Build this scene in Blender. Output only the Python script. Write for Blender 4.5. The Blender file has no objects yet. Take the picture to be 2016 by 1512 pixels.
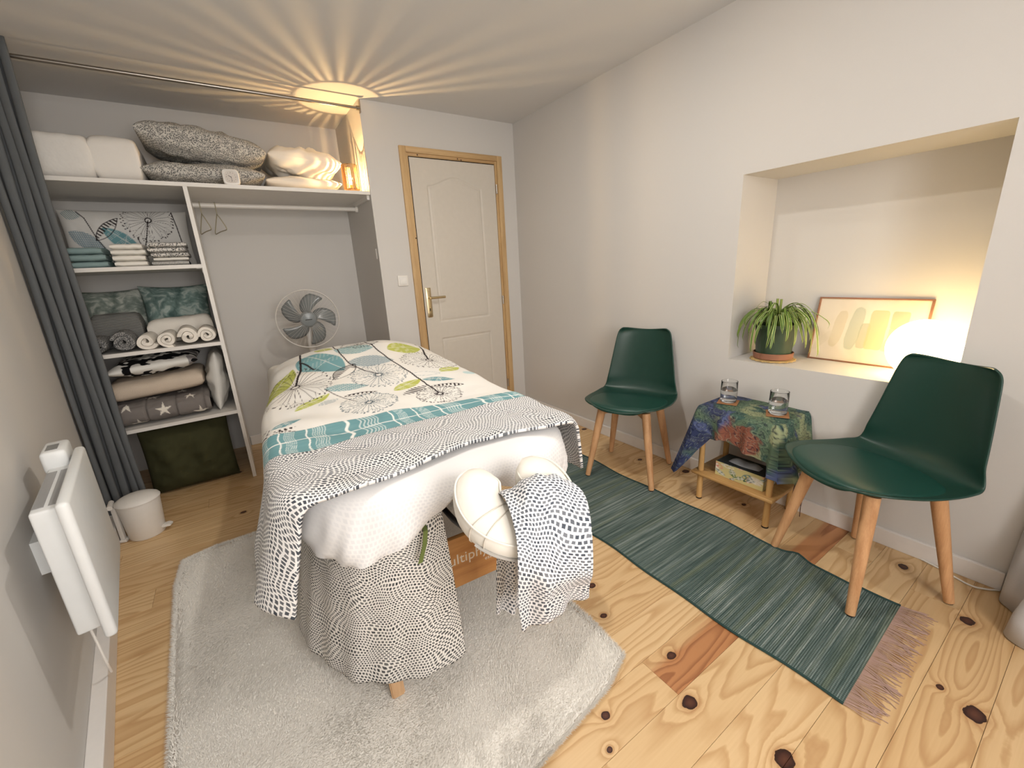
import bpy, bmesh, math, random
import numpy as np
from mathutils import Vector, Matrix, Euler, noise as mnoise

# ------------------------------------------------------------------ camera, world, lamps, exposure
SC = bpy.context.scene
COL = SC.collection
PI = math.pi
CAM_R = ((0.8264251, -0.5604011, -0.0545178), (-0.19397, -0.1924671, -0.9619418), (0.5285804, 0.8055476, -0.2677606))
cam_d = bpy.data.cameras.new('camera')
cam_d.sensor_width = 36.0
cam_d.lens = 14.6607
cam_d.clip_start = 0.02
cam = bpy.data.objects.new('camera', cam_d)
COL.objects.link(cam)
cam.matrix_world = Matrix(((CAM_R[0][0], -CAM_R[1][0], -CAM_R[2][0], 0.0),
                           (CAM_R[0][1], -CAM_R[1][1], -CAM_R[2][1], 0.0),
                           (CAM_R[0][2], -CAM_R[1][2], -CAM_R[2][2], 1.25),
                           (0, 0, 0, 1)))
SC.camera = cam
SC.view_settings.view_transform = 'Standard'
SC.view_settings.look = 'None'
SC.view_settings.gamma = 1.0
SC.view_settings.use_curve_mapping = False
SC.view_settings.exposure = 0.06

# sky seen through the window behind the camera
world = bpy.data.worlds.new('world')
SC.world = world
world.use_nodes = True
wbg = world.node_tree.nodes['Background']
wbg.inputs[0].default_value = (1.0, 0.96, 0.92, 1)
wbg.inputs[1].default_value = 14.0

def lamp(name, kind, loc, power, color, **kw):
    d = bpy.data.lights.new(name, kind)
    d.energy = power
    d.color = color
    for k, v in kw.items():
        setattr(d, k, v)
    o = bpy.data.objects.new(name, d)
    o.location = loc
    COL.objects.link(o)
    return o

# two round ceiling downlights
LIGHT_A = (0.80, 1.25)
LIGHT_B = (1.22, 1.56)
lamp('downlight_lamp', 'AREA', (*LIGHT_A, 2.336), 12.0, (1.0, 0.945, 0.87), shape='DISK', size=0.08)
lamp('downlight_lamp', 'AREA', (*LIGHT_B, 2.336), 3.5, (1.0, 0.945, 0.87), shape='DISK', size=0.08)
# window behind the camera: a portal for the daylight
pw = lamp('window_portal', 'AREA', (0.40, -1.12, 1.5), 1.0, (1, 1, 1), shape='RECTANGLE', size=1.2, size_y=1.3)
pw.rotation_euler = (PI / 2, 0, 0)
pw.data.cycles.is_portal = True
# bulbs of the two table lamps (their glass and shade are built further down)
lamp('small_lamp_bulb_light', 'POINT', (0.862, 3.165, 1.892), 14.0, (1.0, 0.64, 0.27), shadow_soft_size=0.0026)
GLOBE_STRENGTH = 10.0
GLOBE_COLOR = (1.0, 0.70, 0.32)

# ------------------------------------------------------------------ helpers
def lin(c):
    c = c / 255.0
    return c / 12.92 if c <= 0.04045 else ((c + 0.055) / 1.055) ** 2.4
def rgb(r, g, b):
    return (lin(r), lin(g), lin(b), 1.0)

WORLD = {}          # root world matrices
def thing(name, label, cat, loc=(0, 0, 0), rotz=0.0, group=None):
    o = bpy.data.objects.new(name, None)
    o.empty_display_size = 0.05
    COL.objects.link(o)
    o.location = loc
    o.rotation_euler = (0, 0, rotz)
    o['label'] = label
    o['category'] = cat
    if group:
        o['group'] = group
    WORLD[o.name] = Matrix.Translation(Vector(loc)) @ Matrix.Rotation(rotz, 4, 'Z')
    return o

def tag(o, label, cat, group=None):
    o['label'] = label
    o['category'] = cat
    if group:
        o['group'] = group
    return o

def obj(name, src, mat, parent=None, world=False, smooth=True, kind=None, label=None):
    """link a bmesh or mesh as one object; parts live in their thing's local frame"""
    if isinstance(src, bmesh.types.BMesh):
        me = bpy.data.meshes.new(name)
        bmesh.ops.recalc_face_normals(src, faces=src.faces)
        src.to_mesh(me)
        src.free()
    else:
        me = src
    if smooth:
        me.shade_smooth()
        try:
            me.set_sharp_from_angle(angle=math.radians(38))
        except Exception:
            pass
    o = bpy.data.objects.new(name, me)
    COL.objects.link(o)
    if mat is not None and not me.materials:
        for m in (mat if isinstance(mat, (list, tuple)) else [mat]):
            me.materials.append(m)
    if parent is not None:
        W = WORLD.get(parent.name)
        if world and W is not None:
            me.transform(W.inverted())
        o.parent = parent
        WORLD[o.name] = W if W is not None else Matrix.Identity(4)
    if kind:
        o['kind'] = kind
    if label:
        o['label'] = label
    return o

def struct(name, src, mat, parent=None, smooth=False):
    o = obj(name, src, mat, parent, smooth=smooth)
    if parent is None:
        o['kind'] = 'structure'
    return o

def copy_tree(o, parent=None):
    c = o.copy()
    COL.objects.link(c)
    if parent is not None:
        c.parent = parent
    for ch in list(o.children):
        copy_tree(ch, c)
    return c

def new_bm():
    return bmesh.new()

def add_box(bm, a, b, bev=0.0, seg=2, M=None):
    a = Vector(a); b = Vector(b)
    r = bmesh.ops.create_cube(bm, size=1.0)
    vs = r['verts']
    c = (a + b) / 2
    s = b - a
    for v in vs:
        v.co = Vector((v.co.x * s.x + c.x, v.co.y * s.y + c.y, v.co.z * s.z + c.z))
    if bev > 0:
        es = list({e for v in vs for e in v.link_edges})
        rb = bmesh.ops.bevel(bm, geom=es, offset=bev, segments=seg, profile=0.5, affect='EDGES')
        vs = list({v for f in rb['faces'] for v in f.verts} | {v for v in vs if v.is_valid})
    if M is not None:
        bmesh.ops.transform(bm, matrix=M, verts=[v for v in vs if v.is_valid])
    return bm

def box(a, b, bev=0.0, seg=2):
    return add_box(bmesh.new(), a, b, bev, seg)

def ring_loft(bm, rings, closed=True, cap=True):
    """skin a list of vertex-coordinate rings"""
    R = [[bm.verts.new(p) for p in ring] for ring in rings]
    n = len(rings[0])
    for i in range(len(R) - 1):
        for j in range(n if closed else n - 1):
            k = (j + 1) % n
            bm.faces.new((R[i][j], R[i][k], R[i + 1][k], R[i + 1][j]))
    if cap and closed:
        bm.faces.new(list(reversed(R[0])))
        bm.faces.new(R[-1])
    return bm

def frame_from(d):
    d = Vector(d).normalized()
    up = Vector((0, 0, 1)) if abs(d.z) < 0.95 else Vector((1, 0, 0))
    a = d.cross(up).normalized()
    b = a.cross(d).normalized()
    return a, b

def add_tube(bm, pts, rad, n=10, cap=True):
    """round bar along points; rad is a number or a list"""
    pts = [Vector(p) for p in pts]
    rads = rad if isinstance(rad, (list, tuple)) else [rad] * len(pts)
    rings = []
    a = b = None
    for i, p in enumerate(pts):
        if i == 0:
            d = pts[1] - p
        elif i == len(pts) - 1:
            d = p - pts[i - 1]
        else:
            d = (pts[i + 1] - p).normalized() + (p - pts[i - 1]).normalized()
        if d.length < 1e-9:
            d = pts[min(i + 1, len(pts) - 1)] - pts[max(i - 1, 0)]
        d.normalize()
        if a is None:
            a, b = frame_from(d)
        else:
            a = (a - d * a.dot(d)).normalized()
            b = a.cross(d).normalized()
        rings.append([p + a * math.cos(2 * PI * k / n) * rads[i] + b * math.sin(2 * PI * k / n) * rads[i] for k in range(n)])
    return ring_loft(bm, rings, True, cap)

def tube(pts, rad, n=10):
    return add_tube(bmesh.new(), pts, rad, n)

def add_lathe(bm, prof, n=32, center=(0, 0, 0), cap=False):
    cx, cy, cz = center
    rings = [[(cx + r * math.cos(2 * PI * k / n), cy + r * math.sin(2 * PI * k / n), cz + z) for k in range(n)] for r, z in prof]
    return ring_loft(bm, rings, True, cap)

def lathe(prof, n=32, center=(0, 0, 0), cap=False):
    return add_lathe(bmesh.new(), prof, n, center, cap)

def spline(pts, n):
    """Catmull-Rom through points"""
    P = [Vector(p) for p in pts]
    P = [P[0] * 2 - P[1]] + P + [P[-1] * 2 - P[-2]]
    out = []
    segs = len(P) - 3
    for i in range(n):
        t = i / (n - 1) * segs
        k = min(int(t), segs - 1)
        t -= k
        a, b, c, d = P[k:k + 4]
        out.append(0.5 * ((2 * b) + (c - a) * t + (2 * a - 5 * b + 4 * c - d) * t * t + (3 * b - a - 3 * c + d) * t ** 3))
    return out

def grid_mesh(name, P, UV=None, colr=None, closed_u=False):
    """P: (nu, nv, 3) array -> quad grid mesh, UV (nu, nv, 2) in metres, colr (nu, nv, 3) linear colours per vertex"""
    nu, nv = P.shape[:2]
    idx = np.arange(nu * nv).reshape(nu, nv)
    if closed_u:
        i2 = np.vstack([idx, idx[:1]])
    else:
        i2 = idx
    a = i2[:-1, :-1].ravel(); b = i2[1:, :-1].ravel(); c = i2[1:, 1:].ravel(); d = i2[:-1, 1:].ravel()
    F = np.stack([a, b, c, d], 1).astype(np.int32)
    me = bpy.data.meshes.new(name)
    nf = len(F)
    me.vertices.add(nu * nv)
    me.vertices.foreach_set('co', P.reshape(-1).astype(np.float32))
    me.loops.add(nf * 4)
    me.loops.foreach_set('vertex_index', F.ravel())
    me.polygons.add(nf)
    me.polygons.foreach_set('loop_start', np.arange(0, nf * 4, 4, dtype=np.int32))
    me.update(calc_edges=True)
    if UV is not None:
        uvl = me.uv_layers.new(name='UVMap')
        uvl.data.foreach_set('uv', UV.reshape(-1, 2)[F.ravel()].astype(np.float32).ravel())
    if colr is not None:
        at = me.attributes.new('Col', 'FLOAT_COLOR', 'POINT')
        c4 = np.ones((nu * nv, 4), np.float32)
        c4[:, :3] = colr.reshape(-1, 3)
        at.data.foreach_set('color', c4.ravel())
    me.validate()
    return me

def solidify(o, t, offset=-1.0):
    m = o.modifiers.new('thickness', 'SOLIDIFY')
    m.thickness = t
    m.offset = offset
    return o

def fbm(x, y, seed=0.0, oct=3):
    """cheap smooth numpy noise, about -1..1"""
    out = np.zeros_like(x, dtype=float)
    amp = 1.0
    rs = np.random.RandomState(int(seed * 977) % 100000 + 7)
    f = 1.0
    for _ in range(oct):
        for k in range(4):
            th = rs.rand() * 2 * PI
            ph = rs.rand() * 2 * PI
            fr = f * (0.7 + 0.6 * rs.rand())
            out += amp * 0.4 * np.sin((x * math.cos(th) + y * math.sin(th)) * fr * 2 * PI + ph + 0.8 * np.sin((x * math.sin(th) - y * math.cos(th)) * fr * 3.1 + ph * 2))
        amp *= 0.5
        f *= 2.03
    return out

def sstep(e0, e1, x):
    t = np.clip((x - e0) / (e1 - e0), 0, 1)
    return t * t * (3 - 2 * t)

# ------------------------------------------------------------------ materials
class NT:
    """small node-tree builder"""
    def __init__(self, name):
        self.m = bpy.data.materials.new(name)
        self.m.use_nodes = True
        self.t = self.m.node_tree
        self.b = self.t.nodes['Principled BSDF']
    def n(self, typ, ins=None, **kw):
        nd = self.t.nodes.new(typ)
        for k, v in kw.items():
            setattr(nd, k, v)
        for k, v in (ins or {}).items():
            self.set(nd.inputs[k], v)
        return nd
    def set(self, sock, v):
        if isinstance(v, bpy.types.NodeSocket):
            self.t.links.new(v, sock)
        elif isinstance(v, bpy.types.Node):
            self.t.links.new(v.outputs[0], sock)
        else:
            sock.default_value = v
    def math(self, op, a, b=0.0, c=None, clamp=False):
        nd = self.t.nodes.new('ShaderNodeMath')
        nd.operation = op
        nd.use_clamp = clamp
        self.set(nd.inputs[0], a)
        self.set(nd.inputs[1], b)
        if c is not None:
            self.set(nd.inputs[2], c)
        return nd.outputs[0]
    def vmath(self, op, a, b=(0, 0, 0), out=0):
        nd = self.t.nodes.new('ShaderNodeVectorMath')
        nd.operation = op
        self.set(nd.inputs[0], a)
        if op == 'SCALE':
            self.set(nd.inputs['Scale'], b)
        else:
            self.set(nd.inputs[1], b)
        return nd.outputs['Value'] if op in ('LENGTH', 'DISTANCE', 'DOT_PRODUCT') else nd.outputs[0]
    def mix(self, f, a, b, blend='MIX'):
        nd = self.t.nodes.new('ShaderNodeMix')
        nd.data_type = 'RGBA'
        nd.blend_type = blend
        self.set(nd.inputs[0], f)
        self.set(nd.inputs[6], a)
        self.set(nd.inputs[7], b)
        return nd.outputs[2]
    def noise(self, vec, scale, detail=2.0, rough=0.5, out='Fac', dim='3D', w=None):
        nd = self.t.nodes.new('ShaderNodeTexNoise')
        nd.noise_dimensions = dim
        if vec is not None:
            self.set(nd.inputs['Vector'], vec)
        nd.inputs['Scale'].default_value = scale
        nd.inputs['Detail'].default_value = detail
        nd.inputs['Roughness'].default_value = rough
        if w is not None:
            self.set(nd.inputs['W'], w)
        return nd.outputs[out]
    def ramp(self, f, stops):
        nd = self.t.nodes.new('ShaderNodeValToRGB')
        self.set(nd.inputs[0], f)
        el = nd.color_ramp.elements
        while len(el) < len(stops):
            el.new(0.5)
        for e, (p, c) in zip(el, stops):
            e.position = p
            e.color = c if len(c) == 4 else (*c, 1)
        return nd.outputs[0]
    def bump(self, h, strength=0.2, dist=0.01):
        nd = self.t.nodes.new('ShaderNodeBump')
        nd.inputs['Strength'].default_value = strength
        nd.inputs['Distance'].default_value = dist
        self.set(nd.inputs['Height'], h)
        self.t.links.new(nd.outputs[0], self.b.inputs['Normal'])
    def out(self, color=None, rough=0.6, metal=0.0, spec=0.5, **kw):
        if color is not None:
            self.set(self.b.inputs['Base Color'], color)
        self.set(self.b.inputs['Roughness'], rough)
        self.set(self.b.inputs['Metallic'], metal)
        self.set(self.b.inputs['Specular IOR Level'], spec)
        for k, v in kw.items():
            self.set(self.b.inputs[k.replace('_', ' ')], v)
        return self.m
    def pos(self):
        return self.t.nodes.new('ShaderNodeNewGeometry').outputs['Position']
    def objco(self):
        return self.t.nodes.new('ShaderNodeTexCoord').outputs['Object']
    def uv(self):
        return self.t.nodes.new('ShaderNodeTexCoord').outputs['UV']

def plain(name, color, rough=0.55, metal=0.0, spec=0.5, var=0.04, scale=30.0, bump=0.0, bscale=200.0, **kw):
    t = NT(name)
    co = t.objco()
    f = t.noise(co, scale, 3.0)
    c2 = tuple(min(1.0, x * (1 + var * 2)) for x in color[:3]) + (1,)
    c1 = tuple(x * (1 - var * 2) for x in color[:3]) + (1,)
    col = t.mix(f, c1, c2)
    if bump:
        t.bump(t.noise(co, bscale, 2.0), bump, 0.003)
    return t.out(col, rough, metal, spec, **kw)

def plaster(name, color):
    t = NT(name)
    p = t.pos()
    f = t.noise(p, 1.3, 3.0)
    col = t.mix(f, tuple(x * 0.97 for x in color[:3]) + (1,), color)
    t.bump(t.noise(p, 260.0, 3.0, 0.6), 0.10, 0.002)
    return t.out(col, 0.85, 0, 0.25)

def fabric(name, color, var=0.06, weave=900.0, bump=0.25, rough=0.95, sheen=0.0):
    t = NT(name)
    co = t.objco()
    f = t.noise(co, 14.0, 3.0)
    fine = t.noise(co, weave, 1.0)
    f = t.math('ADD', t.math('MULTIPLY', f, 0.5), t.math('MULTIPLY', fine, 0.5))
    c1 = tuple(x * (1 - var * 2) for x in color[:3]) + (1,)
    c2 = tuple(min(1, x * (1 + var * 2)) for x in color[:3]) + (1,)
    t.bump(fine, bump, 0.002)
    return t.out(t.mix(f, c1, c2), rough, 0, 0.15, Sheen_Weight=sheen)

def dots(name, base, dark, pitch=(0.0115, 0.0088), amp=0.085, nscale=8.0, mortar=0.205, seed=0.0, smooth=0.25):
    """rows of little dashes that flow and swirl, on UVs measured in metres"""
    t = NT(name)
    uv = t.uv()
    uvs = t.vmath('ADD', uv, (seed, seed * 0.7, 0))
    nz = t.noise(uvs, nscale, 1.0, 0.4, out='Color')
    off = t.vmath('SCALE', t.vmath('SUBTRACT', nz, (0.5, 0.5, 0.5)), amp)
    nz2 = t.noise(uvs, 60.0, 1.0, 0.5, out='Color')
    off2 = t.vmath('SCALE', t.vmath('SUBTRACT', nz2, (0.5, 0.5, 0.5)), 0.004)
    v = t.vmath('ADD', t.vmath('ADD', uvs, off), off2)
    v = t.vmath('MULTIPLY', v, (1 / pitch[0], 1 / pitch[1], 0))
    br = t.n('ShaderNodeTexBrick', {'Vector': v, 'Color1': (1, 1, 1, 1), 'Color2': (0.8, 0.8, 0.8, 1), 'Mortar': (0, 0, 0, 1),
                                    'Scale': 1.0, 'Mortar Size': mortar, 'Mortar Smooth': smooth, 'Brick Width': 1.0, 'Row Height': 1.0})
    br.offset = 0.5
    br.squash = 1.0
    col = t.mix(br.outputs['Color'], base, dark)
    t.bump(t.noise(uv, 900.0, 1.0), 0.2, 0.001)
    return t.out(col, 0.95, 0, 0.1)

def printed(name, rough=0.9):
    """cloth or paper whose flat print is stored per vertex"""
    t = NT(name)
    a = t.n('ShaderNodeAttribute', attribute_name='Col')
    t.bump(t.noise(t.objco(), 800.0, 1.0), 0.15, 0.001)
    return t.out(a.outputs['Color'], rough, 0, 0.15)

def wood(name, light, dark, axis='Z', rings=26.0, rough=0.5, dist=0.6):
    """straight-grained light wood, grain along one object axis"""
    t = NT(name)
    co = t.objco()
    sc = {'X': (0.06, 1, 1), 'Y': (1, 0.06, 1), 'Z': (1, 1, 0.06)}[axis]
    v = t.vmath('MULTIPLY', co, sc)
    h = t.noise(v, rings, 3.0, 0.55)
    fine = t.noise(v, rings * 12, 2.0)
    f = t.math('ADD', t.math('MULTIPLY', h, 0.75), t.math('MULTIPLY', fine, 0.25))
    col = t.ramp(f, [(0.32, dark), (0.6, light), (1.0, light)])
    t.bump(fine, 0.08, 0.001)
    return t.out(col, rough, 0, 0.4)

def metal(name, color, rough=0.3):
    return plain(name, color, rough, 1.0, 0.5, var=0.03, scale=60)

def emit(name, color, strength):
    t = NT(name)
    return t.out((1, 1, 1, 1), 0.5, Emission_Color=(*color, 1), Emission_Strength=strength)

W_WALL = plaster('wall_paint', rgb(209, 206, 202))
W_CEIL = plaster('ceiling_paint', rgb(218, 217, 216))
W_TRIM = plain('white_gloss_paint', rgb(226, 222, 218), 0.4, var=0.02)
W_DOOR = plain('door_paint', rgb(206, 199, 188), 0.5, var=0.02)
W_MELA = plain('white_melamine', rgb(226, 222, 216), 0.45, var=0.02)
PINE = wood('door_frame_pine', rgb(202, 170, 124), rgb(174, 138, 94), 'Z', 30)
BEECH = wood('beech_legs', rgb(212, 166, 122), rgb(182, 134, 92), 'Z', 40)
OAKT = wood('side_table_oak', rgb(205, 165, 108), rgb(176, 132, 78), 'Y', 40)
WHITE_PL = plain('white_plastic', rgb(228, 224, 218), 0.35, var=0.015)
WHITE_BLUE = plain('heater_white', rgb(222, 224, 224), 0.4, var=0.015)
CHROME = metal('chrome', rgb(190, 186, 180), 0.25)
BRASS = metal('satin_nickel', rgb(206, 188, 152), 0.32)
DARK = plain('dark_gap', rgb(22, 20, 19), 0.9)
BLACK_V = plain('black_vinyl', rgb(26, 25, 26), 0.55)
CURT = fabric('grey_curtain', rgb(100, 103, 105), 0.10, 700, 0.4)
GREEN_PL = plain('green_shell', rgb(24, 58, 49), 0.36, var=0.02, spec=0.45)
GREEN_SEAT = plain('green_leatherette', rgb(20, 64, 55), 0.38, var=0.03, bump=0.08, bscale=500, spec=0.5)
CREAM = plain('cream_leatherette', rgb(230, 226, 217), 0.5, var=0.015, bump=0.05, bscale=300)
SHEETW = fabric('white_cotton', rgb(238, 236, 234), 0.02, 700, 0.15)
DOT_BED = dots('dot_print_cotton', rgb(228, 227, 226), rgb(66, 71, 79))
DOT_FINE = dots('dot_print_drape', rgb(224, 221, 216), rgb(62, 64, 66), pitch=(0.0112, 0.0090), seed=3.1)
DOT_PALE = dots('dot_print_seen_through_sheet', rgb(238, 236, 235), rgb(196, 198, 204), pitch=(0.0112, 0.009), seed=5.7)
DOT_TOWEL = dots('dot_print_cover', rgb(226, 227, 230), rgb(72, 78, 88), pitch=(0.0125, 0.0098), amp=0.06, seed=8.3)
DOT_GREY = dots('dot_print_pillowcase', rgb(196, 192, 184), rgb(104, 104, 102), pitch=(0.0090, 0.0072), seed=1.7, mortar=0.22, amp=0.012)
PRINT = printed('printed_cotton')
PRINT_P = printed('printed_paper', 0.7)


# ------------------------------------------------------------------ the room
XR, YD, YB, ZC = 2.176, 3.094, 3.765, 2.361
LA = math.radians(7.8809)                       # the left wall runs a little askew
LN = Vector((math.cos(LA), math.sin(LA), 0.0))  # its normal, into the room
LD = Vector((-math.sin(LA), math.cos(LA), 0.0))
WL = -0.350                                     # LN . p on the wall face
def lw(y, z, off=0.0):
    """point near the left wall: at depth y, height z, off metres out of the wall face"""
    return Vector(((WL + off - LN.y * y) / LN.x, y, z))

def left_slab(o0, o1, y0, y1, z0, z1, bev=0.0):
    bm = bmesh.new()
    pts = []
    for z in (z0, z1):
        for (o, y) in ((o0, y0), (o1, y0), (o1, y1), (o0, y1)):
            pts.append(bm.verts.new(LN * (WL + o) + LD * 0 + Vector((0, 0, z)) + LD * y))
    for f in ((0, 3, 2, 1), (4, 5, 6, 7), (0, 1, 5, 4), (1, 2, 6, 5), (2, 3, 7, 6), (3, 0, 4, 7)):
        bm.faces.new([pts[i] for i in f])
    if bev:
        bmesh.ops.bevel(bm, geom=bm.edges[:], offset=bev, segments=3, profile=0.5, affect='EDGES')
    return bm
def ld(y):
    """distance along LD of the wall point at world depth y"""
    p = lw(y, 0)
    return p.dot(LD)

# floor: pine boards over a dark base
KNOTS = [(0.76, 0.711, .017), (0.893, 0.511, .019), (0.982, 0.637, .013), (1.891, 0.12, .017), (1.481, 0.035, .022), (0.956, 0.284, .021),
         (0.495, 0.689, .014), (0.67, 0.631, .011), (1.511, 0.111, .009), (0.925, 0.884, .010), (0.997, 1.018, .012), (0.614, 0.562, .007),
         (2.114, 1.351, .018), (1.006, 1.134, .010), (2.132, 2.254, .016), (2.034, 1.63, .012), (-0.155, 3.246, .014), (1.62, 1.95, .013),
         (2.06, 0.33, .015), (1.95, 0.45, .011), (-0.15, 2.62, .012), (1.13, 2.55, .014), (0.60, 0.02, .016), (1.2, -0.1, .017), (2.02, 0.95, .010)]
def floor_wood():
    t = NT('pine_boards')
    p = t.pos()
    info = t.n('ShaderNodeObjectInfo')
    rnd = info.outputs['Random']
    sep = t.n('ShaderNodeSeparateXYZ', {0: p})
    x, y = sep.outputs[0], sep.outputs[1]
    dmin = None
    for (kx, ky, kr) in KNOTS:
        d = t.vmath('LENGTH', t.vmath('MULTIPLY', t.vmath('SUBTRACT', p, (kx, ky, 0)), (0.8 / kr, 1.0 / kr, 0)))
        dmin = d if dmin is None else t.math('SMOOTH_MIN', dmin, d, 0.6)
    dmin = t.math('ADD', dmin, t.math('MULTIPLY', t.math('SUBTRACT', t.noise(p, 38.0, 2.0), 0.5), 0.75))
    v = t.n('ShaderNodeCombineXYZ', {0: t.math('MULTIPLY', x, 0.62), 1: t.math('MULTIPLY', y, 6.2), 2: t.math('MULTIPLY', rnd, 60.0)}).outputs[0]
    warp = t.noise(v, 5.0, 2.0)
    h = t.noise(v, 0.9, 1.0, 0.4)
    h = t.math('ADD', h, t.math('MULTIPLY', warp, 0.045))
    bulge = t.math('POWER', 2.718, t.math('MULTIPLY', dmin, -0.55))
    h = t.math('ADD', h, t.math('MULTIPLY', bulge, 0.16))
    ring = t.math('FRACT', t.math('MULTIPLY', h, 20.0))
    late = t.ramp(ring, [(0.0, (0, 0, 0)), (0.45, (0.10, 0.10, 0.10)), (0.86, (1, 1, 1)), (0.93, (0.75, 0.75, 0.75)), (1.0, (0, 0, 0))])
    fine = t.noise(t.vmath('MULTIPLY', p, (4, 160, 1)), 1.0, 2.0)
    light = t.mix(rnd, rgb(224, 196, 152), rgb(212, 180, 134))
    dark = t.mix(rnd, rgb(188, 149, 104), rgb(176, 136, 92))
    broad = t.noise(v, 0.5, 2.0)
    col = t.mix(t.math('MULTIPLY', late, 0.75), light, dark)
    col = t.mix(t.math('MULTIPLY', t.math('SUBTRACT', fine, 0.3, clamp=True), 0.35), col, rgb(176, 134, 88))
    col = t.mix(t.math('MULTIPLY', broad, 0.25), col, rgb(200, 152, 98))
    # reddish heartwood where the board's own colour says so
    red = t.n('ShaderNodeSeparateColor', {0: info.outputs['Color']}).outputs[1]
    redmask = t.math('MULTIPLY', t.math('SUBTRACT', 1.0, red), t.ramp(t.math('ADD', y, t.math('MULTIPLY', warp, 0.05)), [(0.0, (1, 1, 1)), (0.655, (1, 1, 1)), (0.675, (0.1, 0.1, 0.1)), (1.0, (0, 0, 0))]))
    col = t.mix(t.math('MULTIPLY', redmask, 0.85), col, t.mix(late, rgb(176, 116, 72), rgb(140, 82, 48)))
    kn = t.ramp(dmin, [(0.0, rgb(92, 56, 40)), (0.62, rgb(70, 38, 28)), (0.9, rgb(44, 22, 16)), (1.0, rgb(60, 34, 22))])
    halo = t.math('SUBTRACT', 1.0, t.math('MULTIPLY', t.math('SUBTRACT', dmin, 1.0), 1.1), clamp=True)
    col = t.mix(t.math('MULTIPLY', halo, 0.5), col, rgb(168, 118, 72))
    col = t.mix(t.math('LESS_THAN', dmin, 1.03), col, kn)
    t.bump(late, 0.05, 0.001)
    return t.out(col, t.math('ADD', 0.36, t.math('MULTIPLY', late, 0.12)), 0, 0.4)
PLANK = floor_wood()
floor = struct('floor', box((-1.1, -1.3, -0.06), (2.75, 3.95, -0.0135)), DARK)
rs = random.Random(5)
k = -10
pitch = 0.1333
while True:
    y0 = 0.012 + pitch * k
    if y0 > 3.76:
        break
    joints = [0.887] if k == 4 else sorted([rs.uniform(-0.7, 0.6) + (0 if rs.random() < 0.5 else 1.2)])
    if 0 <= k < 4:
        joints = [[-0.1], [1.93], [0.12], [2.0]][k]
    if k == 5:
        joints = [1.62]
    xs = [-0.93] + joints + [XR + 0.004]
    for a, b in zip(xs[:-1], xs[1:]):
        dz = rs.uniform(-0.0004, 0.0004)
        pl = obj('plank', box((a + 0.0004, y0 + 0.0004, -0.0135), (b - 0.0004, y0 + pitch - 0.0004, dz), 0.0006, 1), PLANK, floor, smooth=False)
        if k == 4 and a > 0.8:
            pl.color = (1, 0, 0, 1)
            pl['label'] = 'reddish heartwood board'
    k += 1

# ceiling
struct('ceiling', box((-1.1, -1.3, ZC), (2.75, 3.95, ZC + 0.1)), W_CEIL)
# left wall
struct('wall_left', left_slab(-0.12, 0.0, -1.4, 4.0, -0.05, ZC), W_WALL)
struct('baseboard_left', left_slab(0.0, 0.038, -1.3, ld(3.08), 0.0, 0.085, 0.003), W_TRIM)
# right wall with the lamp niche cut into it
NY0, NY1, NZ0, NZ1, NX = 0.324, 1.185, 0.716, 1.620, 2.515
bm = bmesh.new()
add_box(bm, (XR, NY1, -0.05), (NX + 0.08, 3.95, ZC))
add_box(bm, (XR, -1.3, -0.05), (NX + 0.08, NY0, ZC))
add_box(bm, (XR, NY0, -0.05), (NX + 0.08, NY1, NZ0))
add_box(bm, (XR, NY0, NZ1), (NX + 0.08, NY1, ZC))
add_box(bm, (NX, NY0, NZ0), (NX + 0.08, NY1, NZ1))
struct('wall_right', bm, W_WALL)
struct('baseboard_right', box((XR - 0.016, 0.082, 0.0), (XR, YD, 0.075), 0.003), W_TRIM)
# wall with the door
DX0, DX1, DZ = 1.222, 2.016, 2.090
bm = bmesh.new()
add_box(bm, (0.962, YD, -0.05), (DX0, 3.95, ZC))
add_box(bm, (DX1, YD, -0.05), (XR, 3.95, ZC))
add_box(bm, (DX0, YD, DZ), (DX1, 3.95, ZC))
add_box(bm, (DX0, YD + 0.12, -0.05), (DX1, 3.95, DZ))
wd = struct('wall_back', bm, W_WALL)
struct('baseboard_back', box((2.045, YD - 0.012, 0.0), (XR, YD, 0.075), 0.003), W_TRIM)
obj('strike_plate', box((0.9595, 3.135, 1.365), (0.9625, 3.162, 1.435), 0.001), WHITE_PL, wd, label='small white plate on the closet side')
# back of the closet
struct('wall_closet', box((-1.1, YB, -0.05), (0.962, YB + 0.1, ZC)), W_WALL)
struct('baseboard_closet', box((-0.05, YB - 0.012, 0.0), (0.962, YB, 0.075), 0.003), W_TRIM)
# wall behind the camera with the window
bm = bmesh.new()
add_box(bm, (-0.9, -1.25, -0.05), (-0.20, -1.1, ZC))
add_box(bm, (1.0, -1.25, -0.05), (XR + 0.1, -1.1, ZC))
add_box(bm, (-0.20, -1.25, -0.05), (1.0, -1.1, 0.85))
add_box(bm, (-0.20, -1.25, 2.15), (1.0, -1.1, ZC))
struct('wall_near', bm, W_WALL)
bm = bmesh.new()
for a, b in (((-0.20, -1.2, 0.85), (-0.15, -1.15, 2.15)), ((0.95, -1.2, 0.85), (1.0, -1.15, 2.15)), ((-0.15, -1.2, 0.85), (0.95, -1.15, 0.90)),
             ((-0.15, -1.2, 2.10), (0.95, -1.15, 2.15)), ((0.375, -1.2, 0.90), (0.425, -1.15, 2.10))):
    add_box(bm, a, b)
struct('window_1', bm, W_TRIM)
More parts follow.
